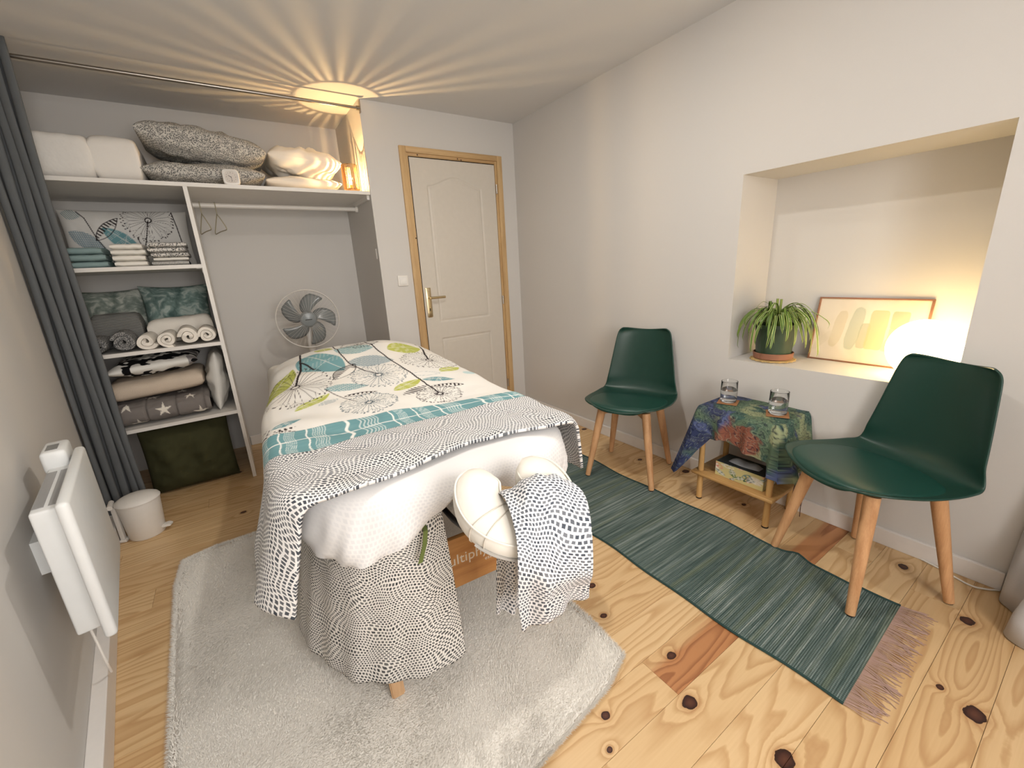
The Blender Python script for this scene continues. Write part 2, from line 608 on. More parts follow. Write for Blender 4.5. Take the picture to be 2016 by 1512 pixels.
# downlight bodies in the ceiling
for (x_, y_), lab in ((LIGHT_A, 'round ceiling downlight nearer the window, above the headrest'), (LIGHT_B, 'round ceiling downlight nearer the door')):
    dl = thing('ceiling_downlight', lab, 'light', (x_, y_, ZC), group='ceiling downlights')
    obj('trim_ring', lathe([(0.048, 0.0), (0.070, 0.0), (0.070, -0.006), (0.048, -0.012), (0.048, 0.0)], 32), CHROME, dl)

# ------------------------------------------------------------------ door
door = bpy.data.objects.new('door_1', None)
COL.objects.link(door)
door['kind'] = 'structure'
door.location = (1.62, YD, 0)
WORLD['door_1'] = Matrix.Translation(Vector((1.62, YD, 0)))
def frame_piece(a, b):
    return obj('frame', box(a, b, 0.003), PINE, door, world=True)
frame_piece((1.196, YD - 0.016, 0), (1.243, YD + 0.02, 2.111))
frame_piece((1.996, YD - 0.016, 0), (2.042, YD + 0.02, 2.111))
PINE_X = wood('door_head_pine', rgb(202, 170, 124), rgb(174, 138, 94), 'X', 30)
obj('frame', box((1.243, YD - 0.016, 2.072), (1.996, YD + 0.02, 2.111), 0.003), PINE_X, door, world=True)
obj('jamb', box((1.243, YD - 0.006, 0), (1.2585, YD + 0.05, 2.072), 0.002), PINE, door, world=True)
obj('jamb', box((1.979, YD - 0.006, 0), (1.996, YD + 0.05, 2.072), 0.002), PINE, door, world=True)
obj('jamb', box((1.2585, YD - 0.006, 2.052), (1.979, YD + 0.05, 2.072), 0.002), PINE_X, door, world=True)
for kx, kz in ((1.33, 2.062), (1.65, 2.062), (1.68, 2.056), (1.252, 1.50)):
    obj('knot', lathe([(0.0005, 0.0006), (0.0048, 0.0005), (0.0052, 0.0)], 12), plain('pine_knot_%d' % int(kx * 1000), rgb(70, 42, 26), 0.6), door)
    o = bpy.context.scene.objects
    kn = door.children[-1]
    kn.location = (kx - 1.62, -0.0065, kz)
    kn.rotation_euler = (PI / 2, 0, 0)
obj('gap', box((1.2585, YD + 0.010, 0.002), (1.979, YD + 0.028, 2.052)), DARK, door, world=True, smooth=False)
# leaf with its two pressed panels (upper one arched)
LX0, LX1, LZ1 = 1.2665, 1.9765, 2.046
def leaf_mesh():
    nx, nz = 150, 400
    X = np.linspace(LX0, LX1, nx)[:, None] + np.zeros((1, nz))
    Zs = np.linspace(0.008, LZ1, nz)[None, :] + np.zeros((nx, 1))
    px0, px1 = 1.384, 1.846
    mid = (px0 + px1) / 2
    def arch(x):
        t = np.clip((x - px0) / (px1 - px0), 0, 1)
        return 1.868 + 0.066 * np.sin(PI * t) ** 2
    def sd(x, z, z0, z1):
        return np.minimum(np.minimum(x - px0, px1 - x), np.minimum(z - z0, z1 - z))
    d1 = sd(X, Zs, 0.865, arch(X))
    d2 = sd(X, Zs, 0.155, 0.737)
    d = np.maximum(d1, d2)
    prof = np.interp(d, [-0.001, 0.0, 0.007, 0.013, 0.020, 0.034, 0.040], [0, 0, 0.0065, 0.0065, 0.0025, 0.0022, 0.0010])
    Y = YD + 0.002 + prof
    return grid_mesh('leaf', np.stack([X, Y, Zs], 2))
lf = obj('leaf', leaf_mesh(), W_DOOR, door, world=True)
# lever handle on its back plate
hp = bmesh.new()
sec = []
for z, w, h in ((0.912, 0.017, 0.004), (0.918, 0.0205, 0.007), (0.95, 0.0205, 0.009), (1.05, 0.0205, 0.009), (1.13, 0.0205, 0.009), (1.138, 0.020, 0.005)):
    sec.append([(1.304 - w, YD + 0.002, z), (1.304 - w, YD - h * 0.6, z), (1.304 - w * 0.6, YD - h, z), (1.304 + w * 0.6, YD - h, z), (1.304 + w, YD - h * 0.6, z), (1.304 + w, YD + 0.002, z)])
ring_loft(hp, sec)
hdl = obj('handle_plate', hp, BRASS, door, world=True)
obj('lever', add_tube(tube([(1.304, YD - 0.006, 1.062), (1.304, YD - 0.045, 1.062)], 0.009, 12), [(1.300, YD - 0.047, 1.062), (1.335, YD - 0.049, 1.062), (1.425, YD - 0.046, 1.062)], [0.0095, 0.009, 0.0085], 12), BRASS, hdl, world=True)
obj('keyhole', add_box(box((1.301, YD - 0.0103, 0.960), (1.307, YD - 0.0085, 0.977)), (1.300, YD - 0.0103, 0.974), (1.308, YD - 0.0085, 0.982)), DARK, hdl, world=True)
obj('screw', lathe([(0.0, 0.0), (0.0035, 0.0), (0.004, -0.001)], 12, (0, 0, 0)), CHROME, hdl)
sc_ = hdl.children[-1]
sc_.location = (1.304 - 1.62, -0.0095, 1.122)
sc_.rotation_euler = (PI / 2, 0, 0)
for hz in (1.868, 0.991, 0.25):
    obj('hinge', tube([(1.981, YD - 0.011, hz - 0.035), (1.981, YD - 0.011, hz - 0.001), (1.981, YD - 0.011, hz + 0.001), (1.981, YD - 0.011, hz + 0.035)], [0.0065, 0.0065, 0.0065, 0.0065], 12), CHROME, door, world=True)

# light switch beside the door
sw = thing('light_switch', 'square white wall switch left of the door', 'switch', (1.114, YD, 1.203))
obj('plate', box((-0.0385, -0.010, -0.0385), (0.0385, 0.0, 0.0385), 0.004, 3), WHITE_PL, sw)
obj('rocker', box((-0.026, -0.0145, -0.026), (0.026, -0.009, 0.026), 0.002), plain('switch_rocker', rgb(232, 230, 226), 0.12), sw)

# curtain rod across the closet opening
rod = thing('curtain_rod', 'thin brushed metal curtain rod across the closet opening', 'rod', (0.1, 3.072, 2.296))
obj('bar', tube([(lw(3.072, 0).x + 0.004, 3.072, 2.296), (0.955, 3.072, 2.298)], 0.0095, 14), metal('brushed_steel', rgb(150, 144, 138), 0.3), rod, world=True)
bk = obj('bracket', add_box(tube([(0.935, 3.072, 2.298), (0.956, 3.072, 2.298)], 0.013, 14), (0.956, 3.058, 2.272), (0.9615, 3.086, 2.345), 0.001), metal('bracket_steel', rgb(140, 132, 124), 0.35), rod, world=True)

# grey curtain bunched in the corner
def curtain_mesh():
    n, m = 260, 40
    zz = np.linspace(2.335, 0.015, m)
    P = np.zeros((n, m, 3))
    a = np.linspace(0, 1, n)
    for j, z in enumerate(zz):
        f = (2.335 - z) / 2.32
        width = 0.168 - 0.012 * math.sin(f * PI)
        amp = 0.055 + 0.03 * f
        x0 = lw(3.05, 0).x + 0.012
        ph = a * 2 * PI * 4.6
        sx = x0 + 0.008 + width * a + 0.010 * np.sin(ph * 2 + 0.4)
        yy = 3.035 - amp * (0.5 - 0.5 * np.cos(ph)) * (0.85 + 0.25 * np.sin(a * 7 + 1)) - 0.07 * f * (1 - a)
        lim = (WL + 0.012 - LN.y * yy) / LN.x
        P[:, j, 0] = np.maximum(sx + 0.004 * np.sin(z * 5 + a * 9), lim)
        P[:, j, 1] = yy
        P[:, j, 2] = z
    return grid_mesh('curtain', P)
cu = solidify(obj('curtain', curtain_mesh(), CURT), 0.003, 0)
tag(cu, 'dark grey floor-length curtain bunched at the left of the closet', 'curtain')

# white window curtain at the right edge
def wcurt():
    base = [(2.168, 0.080), (2.12, 0.079), (2.085, 0.074), (2.06, 0.05), (2.03, 0.026), (1.995, 0.015), (1.955, 0.03), (1.92, 0.042), (1.89, 0.033), (1.87, 0.0), (1.875, -0.05), (1.91, -0.09), (1.95, -0.11), (1.98, -0.16), (2.02, -0.24), (2.0, -0.34), (2.05, -0.42), (2.03, -0.55), (2.08, -0.65), (2.05, -0.8), (2.1, -0.95)]
    B = spline([(x, y, 0) for x, y in base], 140)
    zz = np.linspace(0.004, 2.25, 30)
    P = np.zeros((140, 30, 3))
    for i, b in enumerate(B):
        for j, z in enumerate(zz):
            f = min(1.0, z / 1.0)
            f = f * f * (3 - 2 * f)
            tx = 2.12 + 0.02 * math.sin(i * 0.4)
            ty = 0.045 - i / 139 * 0.95
            P[i, j] = (b.x * (1 - f) + tx * f, b.y * (1 - f) + ty * f, z)
    return grid_mesh('window_curtain', P)
wc = solidify(obj('window_curtain', wcurt(), fabric('white_voile', rgb(204, 205, 208), 0.02)), 0.002, 0)
tag(wc, 'white window curtain hanging to the floor at the right edge', 'curtain')

# electric heater on the left wall
HY0, HY1 = ld(1.34), ld(1.80)
def hs(n0, n1, y0, y1, z0, z1, bev=0.0):
    return left_slab(n0 - WL, n1 - WL, y0, y1, z0, z1, bev)
d0 = LD.dot(Vector((-0.390, 1.296, 0))); d1 = LD.dot(Vector((-0.456, 1.78, 0)))
hc = LN * WL + LD * ((d0 + d1) / 2)
heat = thing('panel_heater', 'white electric panel heater mounted on the left wall', 'heater', (hc.x, hc.y, 0.40))
obj('body', hs(-0.292, -0.232, d0 + 0.085, d1 - 0.02, 0.395, 0.752, 0.006), WHITE_BLUE, heat, world=True)
obj('front_panel', hs(-0.234, -0.2085, d0, d1, 0.405, 0.787, 0.010), WHITE_BLUE, heat, world=True)
obj('wall_bracket', hs(WL, -0.290, d1 - 0.20, d1 - 0.12, 0.50, 0.60), WHITE_BLUE, heat, world=True)
for q in (-0.288, -0.260):
    obj('vent', hs(q, q + 0.020, d0 + 0.11, d1 - 0.10, 0.7515, 0.7535), plain('vent_grey', rgb(150, 150, 150), 0.5), heat, world=True)
cbx = obj('control_box', hs(-0.300, -0.244, d1 - 0.06, d1 + 0.07, 0.735, 0.802, 0.010), WHITE_BLUE, heat, world=True)
obj('display', hs(-0.288, -0.262, d1 - 0.035, d1 + 0.025, 0.8015, 0.8028), plain('display_grey', rgb(120, 122, 122), 0.3), cbx, world=True)
hcab = [LN * q + LD * yy + Vector((0, 0, z)) for q, yy, z in ((-0.33, d1 - 0.16, 0.41), (-0.31, d1 - 0.18, 0.30), (-0.30, d1 - 0.20, 0.16), (-0.302, d1 - 0.17, 0.09))]
obj('cable', tube(spline(hcab, 20), 0.0035, 8), WHITE_PL, heat, world=True)

# small pedal bin
PB = thing('pedal_bin', 'small white plastic pedal bin beside the curtain', 'bin', (-0.578, 2.715, 0.0))
obj('bucket', lathe([(0.0, 0.001), (0.072, 0.001), (0.076, 0.006), (0.089, 0.195), (0.0885, 0.203), (0.083, 0.203), (0.071, 0.012), (0.0, 0.012)], 40), WHITE_PL, PB)
obj('lid', add_tube(lathe([(0.0, 0.232), (0.035, 0.230), (0.070, 0.222), (0.089, 0.211), (0.0935, 0.203), (0.0925, 0.198), (0.084, 0.202), (0.0, 0.206)], 40), [(-0.118, 0.012, 0.203), (-0.09, -0.06, 0.203)], 0.012, 10), WHITE_PL, PB)
obj('hinge_strut', add_box(box((-0.100, -0.044, 0.0), (-0.080, -0.024, 0.195), 0.003), (-0.10, -0.055, 0.0), (-0.07, -0.012, 0.014), 0.003), WHITE_PL, PB)
ped = bmesh.new()
ring_loft(ped, [[(0.06, y * 0.8, z) for y, z in ((-0.02, 0.022), (0.02, 0.022), (0.02, 0.034), (-0.02, 0.034))], [(0.095, y, z) for y, z in ((-0.023, 0.028), (0.023, 0.028), (0.023, 0.040), (-0.023, 0.040))], [(0.113, y * 0.75, z) for y, z in ((-0.022, 0.026), (0.022, 0.026), (0.022, 0.037), (-0.022, 0.037))]])
bmesh.ops.bevel(ped, geom=ped.edges[:], offset=0.003, segments=2, affect='EDGES')
obj('pedal', ped, WHITE_PL, PB)
PB.rotation_euler = (0, 0, -0.30)


# ------------------------------------------------------------------ flat-print painter (works on arrays of cloth coordinates)
def c3(r, g, b):
    return np.array(rgb(r, g, b)[:3])
INK = c3(46, 38, 40)
OLIVE = c3(172, 178, 66)
TEAL = c3(96, 150, 158)
BLUEG = c3(120, 146, 158)
PAPER = c3(236, 232, 226)
def put(C, m, col):
    m = np.clip(m, 0, 1)[..., None]
    C[:] = C * (1 - m) + col * m
def seg_d(U, V, a, b):
    ax, ay = a; bx, by = b
    dx, dy = bx - ax, by - ay
    L = dx * dx + dy * dy + 1e-12
    t = np.clip(((U - ax) * dx + (V - ay) * dy) / L, 0, 1)
    return np.hypot(U - ax - t * dx, V - ay - t * dy)
def stroke(C, U, V, pts, w, col, aa=0.0018, alpha=1.0):
    d = None
    for a, b in zip(pts[:-1], pts[1:]):
        e = seg_d(U, V, a, b)
        d = e if d is None else np.minimum(d, e)
    put(C, alpha * (1 - sstep(w / 2 - aa / 2, w / 2 + aa / 2, d)), col)
def leafprint(C, U, V, a, b, w, kind='solid', col=OLIVE, aa=0.002):
    ax, ay = a; bx, by = b
    L = math.hypot(bx - ax, by - ay)
    ex, ey = (bx - ax) / L, (by - ay) / L
    s = (U - ax) * ex + (V - ay) * ey
    t = -(U - ax) * ey + (V - ay) * ex
    q = np.clip(s / L, 0, 1)
    hw = w / 2 * np.sin(PI * q ** 0.9) ** 0.8
    m = (1 - sstep(-aa, aa, np.abs(t) - hw)) * (s > 0) * (s < L)
    if kind == 'solid':
        put(C, m * 0.92, col)
        ln = (1 - sstep(0.0012, 0.0030, np.abs(t - 0.1 * w))) + (1 - sstep(0.0006, 0.0018, np.abs(s - 0.55 * L + 0.4 * t)))
        for k in range(9):
            ln = ln + 0.7 * (1 - sstep(0.0004, 0.0014, np.abs(s - (0.18 + 0.035 * k + 0.10 * (k > 4)) * L - 0.2 * t)))
        put(C, m * np.clip(ln, 0, 1) * 0.7, PAPER)
    elif kind == 'stripe':
        st = sstep(-0.15, 0.15, np.sin(s / 0.0085 * 2 * PI * 0.5 + 0.25 * t / 0.01))
        put(C, m * st, col)
        put(C, m * (t > 0) * sstep(0.012, 0.004, np.abs(s - L * 0.5)) * 0, PAPER)
    elif kind == 'halfstripe':
        st = sstep(-0.15, 0.15, np.sin(s / 0.0085 * PI))
        put(C, m * st * np.clip(sstep(-0.10 * w, 0.02 * w, t) + (s > 0.7 * L), 0, 1), col)
        rim = sstep(hw - 0.005, hw - 0.003, np.abs(t)) * m
        put(C, rim, col)
    elif kind == 'hatch':
        ln = np.clip((1 - sstep(0.0012, 0.0028, np.abs(((s * 0.8 + t) % 0.012) - 0.006))) + (1 - sstep(0.0012, 0.0028, np.abs(((s * 0.7 - t) % 0.012) - 0.006))), 0, 1)
        put(C, m * (0.22 + 0.78 * ln), col)
    elif kind == 'lines':
        ln = sstep(0.0, 0.3, np.sin((s + t) / 0.006 * PI))
        put(C, m * ln * 0.8, col)
    elif kind == 'outline':
        rim = sstep(hw - 0.004, hw - 0.002, np.abs(t)) * m
        put(C, rim * 0.7, col)
def dandelion(C, U, V, c, r, col, n=24, seed=0, wid=0.0022, e=1.0, alpha=1.0):
    rr = random.Random(seed)
    sel = (np.abs(U - c[0]) < r * 1.35) & (np.abs(V - c[1]) < r * 1.35 * e)
    if not sel.any():
        return
    u = U[sel]; v = c[1] + (V[sel] - c[1]) / e
    sub = C[sel]
    for k in range(n):
        th = 2 * PI * (k + rr.uniform(-0.25, 0.25)) / n
        R = r * rr.uniform(0.62, 0.86)
        p0 = (c[0] + 0.16 * r * math.cos(th), c[1] + 0.16 * r * math.sin(th))
        p1 = (c[0] + R * math.cos(th), c[1] + R * math.sin(th))
        stroke(sub, u, v, [p0, p1], wid, col, alpha=alpha)
        for q in (-0.16, 0.0, 0.16):
            p2 = (c[0] + r * rr.uniform(0.90, 1.06) * math.cos(th + q), c[1] + r * rr.uniform(0.90, 1.06) * math.sin(th + q))
            if rr.random() < 0.75:
                stroke(sub, u, v, [p1, p2], wid * 0.7, col, alpha=alpha * 0.8)
            put(sub, alpha * (1 - sstep(0.0025, 0.0045, np.hypot(u - p2[0], v - p2[1]))), col)
    d = np.hypot(u - c[0], v - c[1])
    put(sub, alpha * (1 - sstep(0.0025, 0.0045, np.abs(d - 0.12 * r))), col * 0.7)
    C[sel] = sub

# ------------------------------------------------------------------ soft goods builders
def pillow_mesh(name, w, h, t, nu=44, nv=36, pinch=0.07, wr=0.006, seed=1.0, paint=None, sag=0.0, uvo=(0, 0), fine=None, full=0.55):
    """closed cushion: X width, Z height, Y thickness (front at -Y), centred"""
    if fine:
        nu, nv = fine
    u = np.sin(np.linspace(-PI / 2, PI / 2, nu)) * 0.75 + np.linspace(-1, 1, nu) * 0.25
    v = np.sin(np.linspace(-PI / 2, PI / 2, nv)) * 0.75 + np.linspace(-1, 1, nv) * 0.25
    U, V = np.meshgrid(u, v, indexing='ij')
    def side(sgn):
        T = t / 2 * ((1 - np.abs(U) ** 3.2) * (1 - np.abs(V) ** 3.2)) ** full
        x = w / 2 * U * (1 - pinch * (1 - V ** 2) * U ** 2)
        z = h / 2 * V * (1 - pinch * (1 - U ** 2) * V ** 2)
        n = fbm(x * 6, z * 6, seed + sgn, 3) * wr * (1 - U ** 4) * (1 - V ** 4) * 1.4
        # puckers running in from the edges
        n += 0.25 * wr * np.sin(x * 60 + 3 * np.sin(z * 14)) * np.abs(V) ** 3 * (1 - np.abs(V) ** 6) * (1 - U ** 4)
        y = sgn * (T + n)
        return np.stack([x, y, z - sag * (1 - np.abs(U) ** 2) * 0], 2)
    A = side(-1); B = side(1)[:, ::-1]
    P = np.concatenate([A, B], 1)
    UV = np.concatenate([np.stack([U * w / 2 + uvo[0], V * h / 2 + uvo[1]], 2), np.stack([U * w / 2 + uvo[0], V * h / 2 + h + uvo[1]], 2)[:, ::-1]], 1)
    colr = None
    if paint is not None:
        colr = np.concatenate([paint(U * w / 2, V * h / 2), paint(U * w / 2, V * h / 2)[:, ::-1]], 1)
    return grid_mesh(name, P, UV, colr)

def settle(o, z, xmax=None):
    """rest the object's lowest point on height z"""
    M = o.matrix_basis if o.parent is None else o.matrix_basis
    n = len(o.data.vertices)
    co = np.empty(n * 3, np.float32)
    o.data.vertices.foreach_get('co', co)
    M = np.array(Matrix.LocRotScale(o.location, o.rotation_euler, o.scale))
    w = co.reshape(-1, 3) @ M[:3, :3].T + M[:3, 3]
    o.location.z += z - w[:, 2].min() + 0.0008
    back = w[:, 1].max()
    if back > 3.757:
        o.location.y -= back - 3.757
    if xmax is not None and w[:, 0].max() > xmax:
        o.location.x -= w[:, 0].max() - xmax
    return w[:, 2].max() - w[:, 2].min()

def place(o, loc, rot=(0, 0, 0)):
    o.location = loc
    o.rotation_euler = rot
    return o

def slab_mesh(w, d, h, seed=0, wob=0.003, n=30, k=3.2):
    """softly rounded folded textile: X width, Y depth, Z up from 0"""
    rs_ = random.Random(seed)
    bm = bmesh.new()
    rings = []
    m = 36
    for i in range(n):
        s = -1 + 2 * i / (n - 1)
        f = max(0.0, 1 - abs(s) ** 9) ** 0.5
        f = 0.55 + 0.45 * f
        ring = []
        for j in range(m):
            th = 2 * PI * j / m
            cy = abs(math.cos(th)) ** (2 / k) * (1 if math.cos(th) >= 0 else -1)
            cz = abs(math.sin(th)) ** (2 / k) * (1 if math.sin(th) >= 0 else -1)
            p = Vector((s * w / 2, cy * d / 2 * (0.93 + 0.07 * f), h / 2 + cz * h / 2 * f))
            nz = mnoise.noise(Vector((p.x * 14 + seed * 3.1, p.y * 14, p.z * 14)))
            p += Vector((0, -0.3 * nz * wob, nz * wob if cz > -0.5 else 0))
            p.z = max(p.z, 0.0)
            ring.append(p)
        rings.append(ring)
    ring_loft(bm, rings)
    return bm

def folded_mesh(w, d, h, layers=2, seed=0, tilt=0.0):
    """a folded towel or blanket: flat plies whose front edge is a rounded fold"""
    bm = bmesh.new()
    lh = h / layers
    r_ = random.Random(seed)
    n = 12
    for L in range(layers):
        off = r_.uniform(-0.006, 0.004)
        dw = r_.uniform(-0.004, 0.004)
        rings = []
        for i in range(n):
            s = -1 + 2 * i / (n - 1)
            e = (1 - abs(s) ** 10) ** 0.5 * 0.25 + 0.75
            ring = []
            for j in range(20):
                th = 2 * PI * j / 20
                cy = abs(math.cos(th)) ** 0.35 * (1 if math.cos(th) > 0 else -1)
                cz = abs(math.sin(th)) ** 0.75 * (1 if math.sin(th) > 0 else -1)
                yy = cy * d / 2 + off
                zz = lh * (L + 0.5) + cz * lh * 0.54 * e
                zz += 0.10 * lh * mnoise.noise(Vector((s * 3 + seed, yy * 9, L * 3.7)))
                ring.append((s * (w / 2 + dw), yy, max(0.0, zz)))
            rings.append(ring)
        ring_loft(bm, rings)
    return bm

def roll_mesh(r, d, turns=2.6, seed=0, oval=1.0):
    """rolled towel: the spiral shows on its front end (-Y)"""
    n = int(turns * 22)
    r_ = random.Random(seed)
    ph = r_.uniform(0, 6.28)
    th = np.linspace(0, turns * 2 * PI, n)
    rr = 0.006 + (r - 0.006) * (th / th[-1])
    wob = 1 + 0.05 * np.sin(3 * th + ph)
    xs = rr * np.cos(th + ph) * wob * oval
    zs = rr * np.sin(th + ph) * wob
    pitch_ = (r - 0.006) / turns
    half = pitch_ * 0.60
    bm = bmesh.new()
    ny = 8
    rows = []
    for side in (1, -1):
        f = 1 + side * half / np.maximum(rr, 0.004)
        f = np.maximum(f, 0.15)
        grid = []
        for j in range(ny):
            y = -d / 2 + d * j / (ny - 1)
            rim = 1.0 if 0 < j < ny - 1 else 0.72
            g = 1 + side * half * rim / np.maximum(rr, 0.004)
            g = np.maximum(g, 0.15)
            dy = (0.004 * np.sin(th * 2.3 + ph) + 0.003 * (1 - th / th[-1]) ) * (1 if j == 0 else 0)
            grid.append([bm.verts.new((xs[i] * g[i], y - (dy[i] if j == 0 else 0), zs[i] * g[i])) for i in range(n)])
        rows.append(grid)
    A, B = rows
    for g, flip in ((A, 0), (B, 1)):
        for j in range(ny - 1):
            for i in range(n - 1):
                q = (g[j][i], g[j][i + 1], g[j + 1][i + 1], g[j + 1][i])
                bm.faces.new(q if not flip else q[::-1])
    for i in range(n - 1):
        bm.faces.new((A[0][i], B[0][i], B[0][i + 1], A[0][i + 1]))
        bm.faces.new((A[-1][i + 1], B[-1][i + 1], B[-1][i], A[-1][i]))
    for j in range(ny - 1):
        bm.faces.new((A[j][0], A[j + 1][0], B[j + 1][0], B[j][0]))
        bm.faces.new((A[j + 1][-1], A[j][-1], B[j][-1], B[j + 1][-1]))
    return bm

# ------------------------------------------------------------------ closet shelving
XD0, XD1 = -0.076, -0.056
def xl(y=3.10):
    return lw(y, 0).x + 0.002
Z1, Z2, Z3, Z4 = 1.807, 1.370, 0.914, 0.472
TH = 0.021
cl = thing('closet_shelving', 'white built-in closet shelving left of the door', 'shelving', (-0.066, 3.43, 0.0))
def shelf_bm(x0f, x1, zt, y0=3.098):
    bm = bmesh.new()
    y1 = YB - 0.002
    pts = []
    for z in (zt - TH, zt):
        for (x, y) in ((xl(y0) if x0f is None else x0f, y0), (x1, y0), (x1, y1), (xl(y1) if x0f is None else x0f, y1)):
            pts.append(bm.verts.new((x, y, z)))
    for f in ((0, 3, 2, 1), (4, 5, 6, 7), (0, 1, 5, 4), (1, 2, 6, 5), (2, 3, 7, 6), (3, 0, 4, 7)):
        bm.faces.new([pts[i] for i in f])
    return bm
obj('top_shelf', shelf_bm(None, 0.961, Z1), W_MELA, cl, world=True)
for z in (Z2, Z3, Z4):
    obj('shelf', shelf_bm(None, XD0, z, 3.102), W_MELA, cl, world=True)
obj('divider', box((XD0, 3.10, 0.0), (XD1, YB - 0.014, Z1 - TH)), W_MELA, cl, world=True)
obj('batten', box((0.944, 3.13, Z1 - TH - 0.028), (0.961, 3.70, Z1 - TH)), W_MELA, cl, world=True)
rl = obj('hanging_rail', tube([(XD1, 3.47, 1.742), (0.961, 3.47, 1.742)], 0.0145, 20), WHITE_PL, cl, world=True)
obj('rail_socket', tube([(0.944, 3.47, 1.742), (0.961, 3.47, 1.742)], 0.022, 20), WHITE_PL, rl, world=True)
for (x, z) in ((XD0 - 0.001, Z2 - TH), (XD0 - 0.001, Z3 - TH)):
    br = bmesh.new()
    add_box(br, (x - 0.028, 3.13, z - 0.003), (x, 3.15, z))
    add_box(br, (x - 0.003, 3.13, z - 0.028), (x, 3.15, z))
    obj('shelf_bracket', br, WHITE_PL, cl, world=True)

# two wire hangers
for i, hx in enumerate((-0.019, 0.062)):
    hb = bmesh.new()
    hook = [(0, 0.012, 1.742 + 0.004), (0, 0.016, 1.754), (0, 0.008, 1.7605), (0, -0.006, 1.7605), (0, -0.0165, 1.750), (0, -0.015, 1.735), (0, 0.0, 1.715), (0, 0.0, 1.690)]
    add_tube(hb, [(x, y + 3.47, z) for x, y, z in spline(hook, 26)], 0.0028, 6)
    tri = [(0, 0.0, 1.692), (0, -0.06, 1.655), (0, -0.145, 1.600), (0, -0.155, 1.585), (0, -0.14, 1.580), (0, 0.0, 1.583), (0, 0.14, 1.580), (0, 0.155, 1.585), (0, 0.145, 1.600), (0, 0.06, 1.655), (0, 0.0, 1.692)]
    add_tube(hb, [(x - 0.20 * y, y + 3.47, z) for x, y, z in tri], 0.0032, 6)
    o = obj('hanger', hb, plain('hanger_cream_%d' % i, rgb(172, 164, 140), 0.5))
    tag(o, 'cream wire hanger hanging next to the divider' if i == 0 else 'cream wire hanger hanging farther from the divider, second on the rail', 'hanger', 'wire hangers on the closet rail')
    o.location = (hx, 0, 0)

# ------------------------------------------------------------------ top shelf
WD = fabric('white_duvet', rgb(232, 228, 222), 0.02, 500, 0.2)
WDP = fabric('white_puckered_duvet', rgb(230, 227, 222), 0.02, 42, 1.0)
def dots3d(name, base, dark, sc, amp=0.03, thr=0.42):
    t = NT(name)
    co = t.objco()
    nz = t.noise(co, 9.0, 1.0, out='Color')
    v = t.vmath('ADD', co, t.vmath('SCALE', t.vmath('SUBTRACT', nz, (0.5, 0.5, 0.5)), amp))
    vo = t.n('ShaderNodeTexVoronoi', {'Vector': t.vmath('MULTIPLY', v, (1, 1, 1.3)), 'Scale': sc, 'Randomness': 0.55})
    m = t.math('LESS_THAN', vo.outputs['Distance'], thr)
    return t.out(t.mix(m, base, dark), 0.95, 0, 0.1)
DOT_PIL = dots3d('dot_print_pillowcase_grey', rgb(200, 197, 190), rgb(104, 104, 103), 150.0, 0.04, 0.46)
WP = fabric('white_pillowcase', rgb(236, 230, 220), 0.02, 500, 0.2)
o = obj('folded_duvet', slab_mesh(0.25, 0.50, 0.232, 3, 0.012, k=5.0), WDP)
tag(place(o, (-0.552, 3.42, Z1)), 'puckered white folded duvet at the far left of the top shelf', 'duvet')
o = obj('folded_duvet', slab_mesh(0.20, 0.48, 0.238, 4, 0.008, k=5.0), WD)
tag(place(o, (-0.338, 3.42, Z1)), 'smooth white folded duvet between puckered duvet and spotted pillows', 'duvet')
o = obj('pillow', pillow_mesh('pillow', 0.60, 0.44, 0.125, seed=2.2, wr=0.007, full=0.42, pinch=0.03), DOT_PIL)
tag(place(o, (0.055, 3.40, Z1 + 0.066), (-PI / 2, 0, 0)), 'grey spotted pillow lying flat behind the clock', 'pillow', 'spotted pillows on the top shelf')
settle(o, Z1, None)
o = obj('pillow', pillow_mesh('pillow', 0.62, 0.44, 0.185, seed=5.2, wr=0.008, uvo=(1.3, 0.4), full=0.40, pinch=0.02), DOT_PIL)
tag(place(o, (0.075, 3.42, Z1 + 0.206), (-PI / 2, 0.13, 0.0)), 'grey spotted pillow slumped on top of another spotted pillow', 'pillow', 'spotted pillows on the top shelf')
settle(o, Z1 + 0.122, None)
o = obj('pillow', pillow_mesh('pillow', 0.46, 0.42, 0.095, seed=7.1, wr=0.007, full=0.42, pinch=0.03), WP)
tag(place(o, (0.585, 3.43, Z1 + 0.05), (-PI / 2, 0, 0.0)), 'white pillow lying flat under another white pillow', 'pillow', 'white pillows on the top shelf')
settle(o, Z1, None)
o = obj('pillow', pillow_mesh('pillow', 0.45, 0.44, 0.175, seed=9.4, wr=0.012, full=0.5, pinch=0.04), WP)
tag(place(o, (0.615, 3.46, Z1 + 0.172), (-PI / 2, 0.06, 0.02)), 'crumpled white pillow on top beside the small lamp', 'pillow', 'white pillows on the top shelf')
settle(o, Z1 + 0.096, None)

